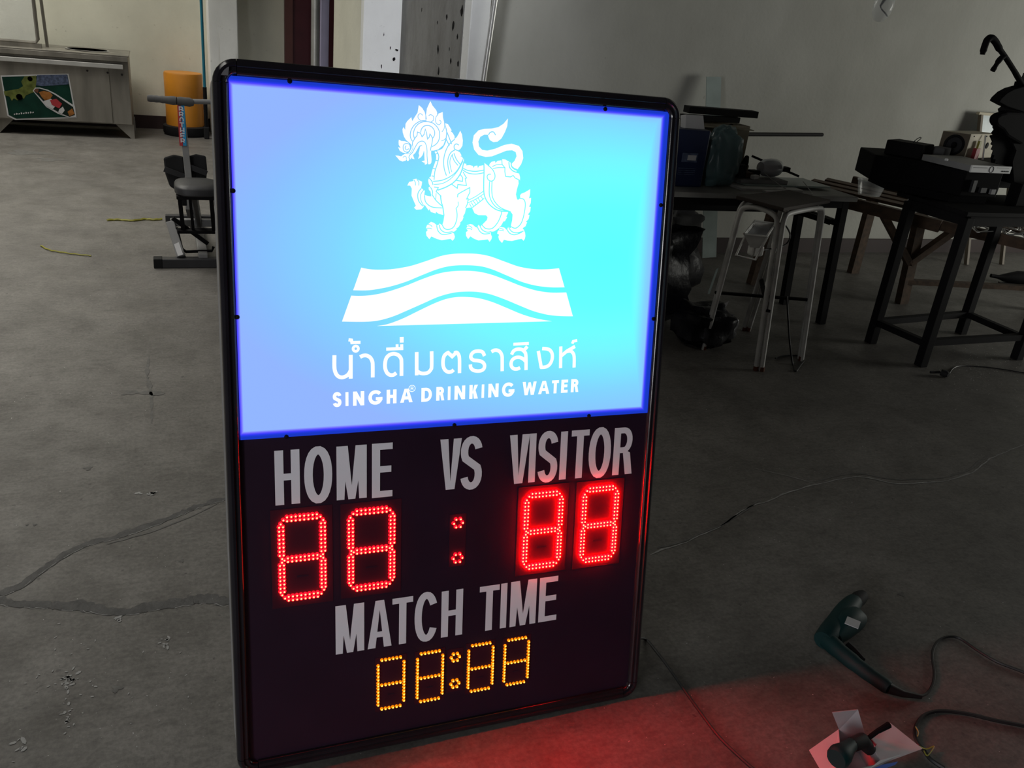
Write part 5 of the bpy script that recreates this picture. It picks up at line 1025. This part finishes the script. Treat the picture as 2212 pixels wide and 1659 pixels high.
cable('floor_cable', [G(x, y, .006) for x, y in ((2290, 1585), (2212, 1568), (2150, 1556), (2090, 1542), (2035, 1536), (2000, 1543), (1982, 1562), (1976, 1585), (1982, 1605), (1995, 1620), (2010, 1640), (2040, 1660))], .0048, 'black cable looping from the right edge past the open carton')
for i, (pp, lb) in enumerate([([(1985, 1612), (2002, 1618), (2018, 1612), (2004, 1632), (1996, 1622)], 'yellow tie twisted round the floor cable, lower one'), ([(1978, 1570), (1984, 1582), (1982, 1590)], 'short yellow tie round the floor cable, upper one')]):
    tag(MB().tube(cr([G(*p, .012) for p in pp], 5), .0016, 5).build('yellow_tie', 'yellow'), lb, 'tie')
cable('power_lead', [BO + BU * .93 + BV * .12 - BN * .13, BO + BU * .97 + BV * .09 - BN * .10] + [G(x, y, .005) for x, y in ((1392, 1380), (1420, 1410), (1450, 1450), (1480, 1493), (1515, 1542), (1550, 1588), (1590, 1628), (1640, 1670), (1700, 1700))], .0036, 'long black lead running from behind the scoreboard to the bottom edge')
tag(MB().tube([G(2010, 804, .02), G(2030, 804, .02)], .007, 8).tube([G(2032, 804, .02), G(2044, 808, .018), G(2049, 810, .018)], [.017, .02, .012], 8).build('plug', 'blackrub', smooth=True), 'black plug on the floor in front of the dark stand', 'plug')
cable('thin_cable', [G(x, y, .004) for x, y in ((2050, 808), (2060, 795), (2080, 790), (2130, 793), (2180, 800), (2250, 812))], .003, 'thin dark cable from the plug toward the right edge')
# open carton with flaps
cn = thing('open_carton', 'open white carton with flaps and blue-edged print at the bottom right', 'carton', G(1850, 1640, 0))
a, b_, c_, d_ = G(1812, 1575, .055), G(1870, 1590, .055), G(1905, 1650, .055), G(1820, 1668, .055)
def dn(p, z=0.001): return Vector((p.x, p.y, z))
bo = [dn(q) for q in (a, b_, c_, d_)]
mb = MB()
for p, q in ((a, b_), (b_, c_), (c_, d_), (d_, a)):
    mb.add([p, q, dn(q), dn(p)], [(0, 1, 2, 3)])
mb.add(bo, [(0, 1, 2, 3)]); ob = mb.build('carton_body', 'pink_lit_dk', cn); sm = ob.modifiers.new('t', 'SOLIDIFY'); sm.thickness = .0015
def flap(pts, m, name='carton_flap'):
    o = MB().add(pts, [tuple(range(len(pts)))]).build(name, m, cn); s = o.modifiers.new('t', 'SOLIDIFY'); s.thickness = .0014; return o
flap([a, b_, G(1853, 1532, .12), G(1797, 1538, .12)], 'pink_lit_dk')
flap([a, d_, G(1788, 1690, .045), G(1748, 1620, .045)], 'pink_lit')
flap([b_, c_, G(1992, 1618, .03), G(1922, 1562, .05)], 'pink_lit')
flap([c_, d_, G(1850, 1705, .05), G(1875, 1662, .065), G(1900, 1643, .07), G(1945, 1630, .06)], 'white')
flap([G(1876, 1664, .0655), G(1905, 1652, .066), G(1940, 1645, .060), G(1934, 1652, .059), G(1890, 1668, .064)], 'blue2', 'printed_edge')
tl = thing('hand_tool', 'dark green and black tool lying in the open carton', 'tool', G(1830, 1630, .02))
MB().tube(cr([G(1806, 1640, .085), G(1822, 1625, .085), G(1840, 1608, .08)], 4), [.022, .025, .026, .025, .022, .019, .017, .016, .015], 14).build('green_grip', 'drill', tl, smooth=True)
MB().tube([G(1840, 1609, .08), G(1862, 1600, .075), G(1880, 1620, .05)], [.016, .018, .014], 12).build('tool_body', 'blackrub', tl, smooth=True)
MB().tube([G(1868, 1600, .078), G(1895, 1580, .085), G(1920, 1566, .09)], [.006, .006, .008], 8).build('tool_lever', 'black', tl, smooth=True)
MB().tube([G(1878, 1600, .07), G(1890, 1612, .065)], .007, 8).build('red_button', 'red', tl, smooth=True)
# glittering metal shavings (nobody could count them)
mb = MB()
for _ in range(260):
    if random.random() < .6: c_ = G(random.gauss(2110, 40), random.gauss(790, 30), .0015)
    else: c_ = G(random.uniform(2000, 2240), random.uniform(740, 900), .0015)
    a = random.random() * PI; r = random.uniform(.0015, .004); mb.add([c_ + Vector((r * math.cos(a + t), r * math.sin(a + t), random.uniform(0, .003))) for t in (0, 2.1, 4.2)], [(0, 1, 2)])
o = mb.build('metal_shavings', 'steel_lt'); tag(o, 'scatter of glittering metal shavings on the floor under the dark stand', 'shavings', kind='stuff')
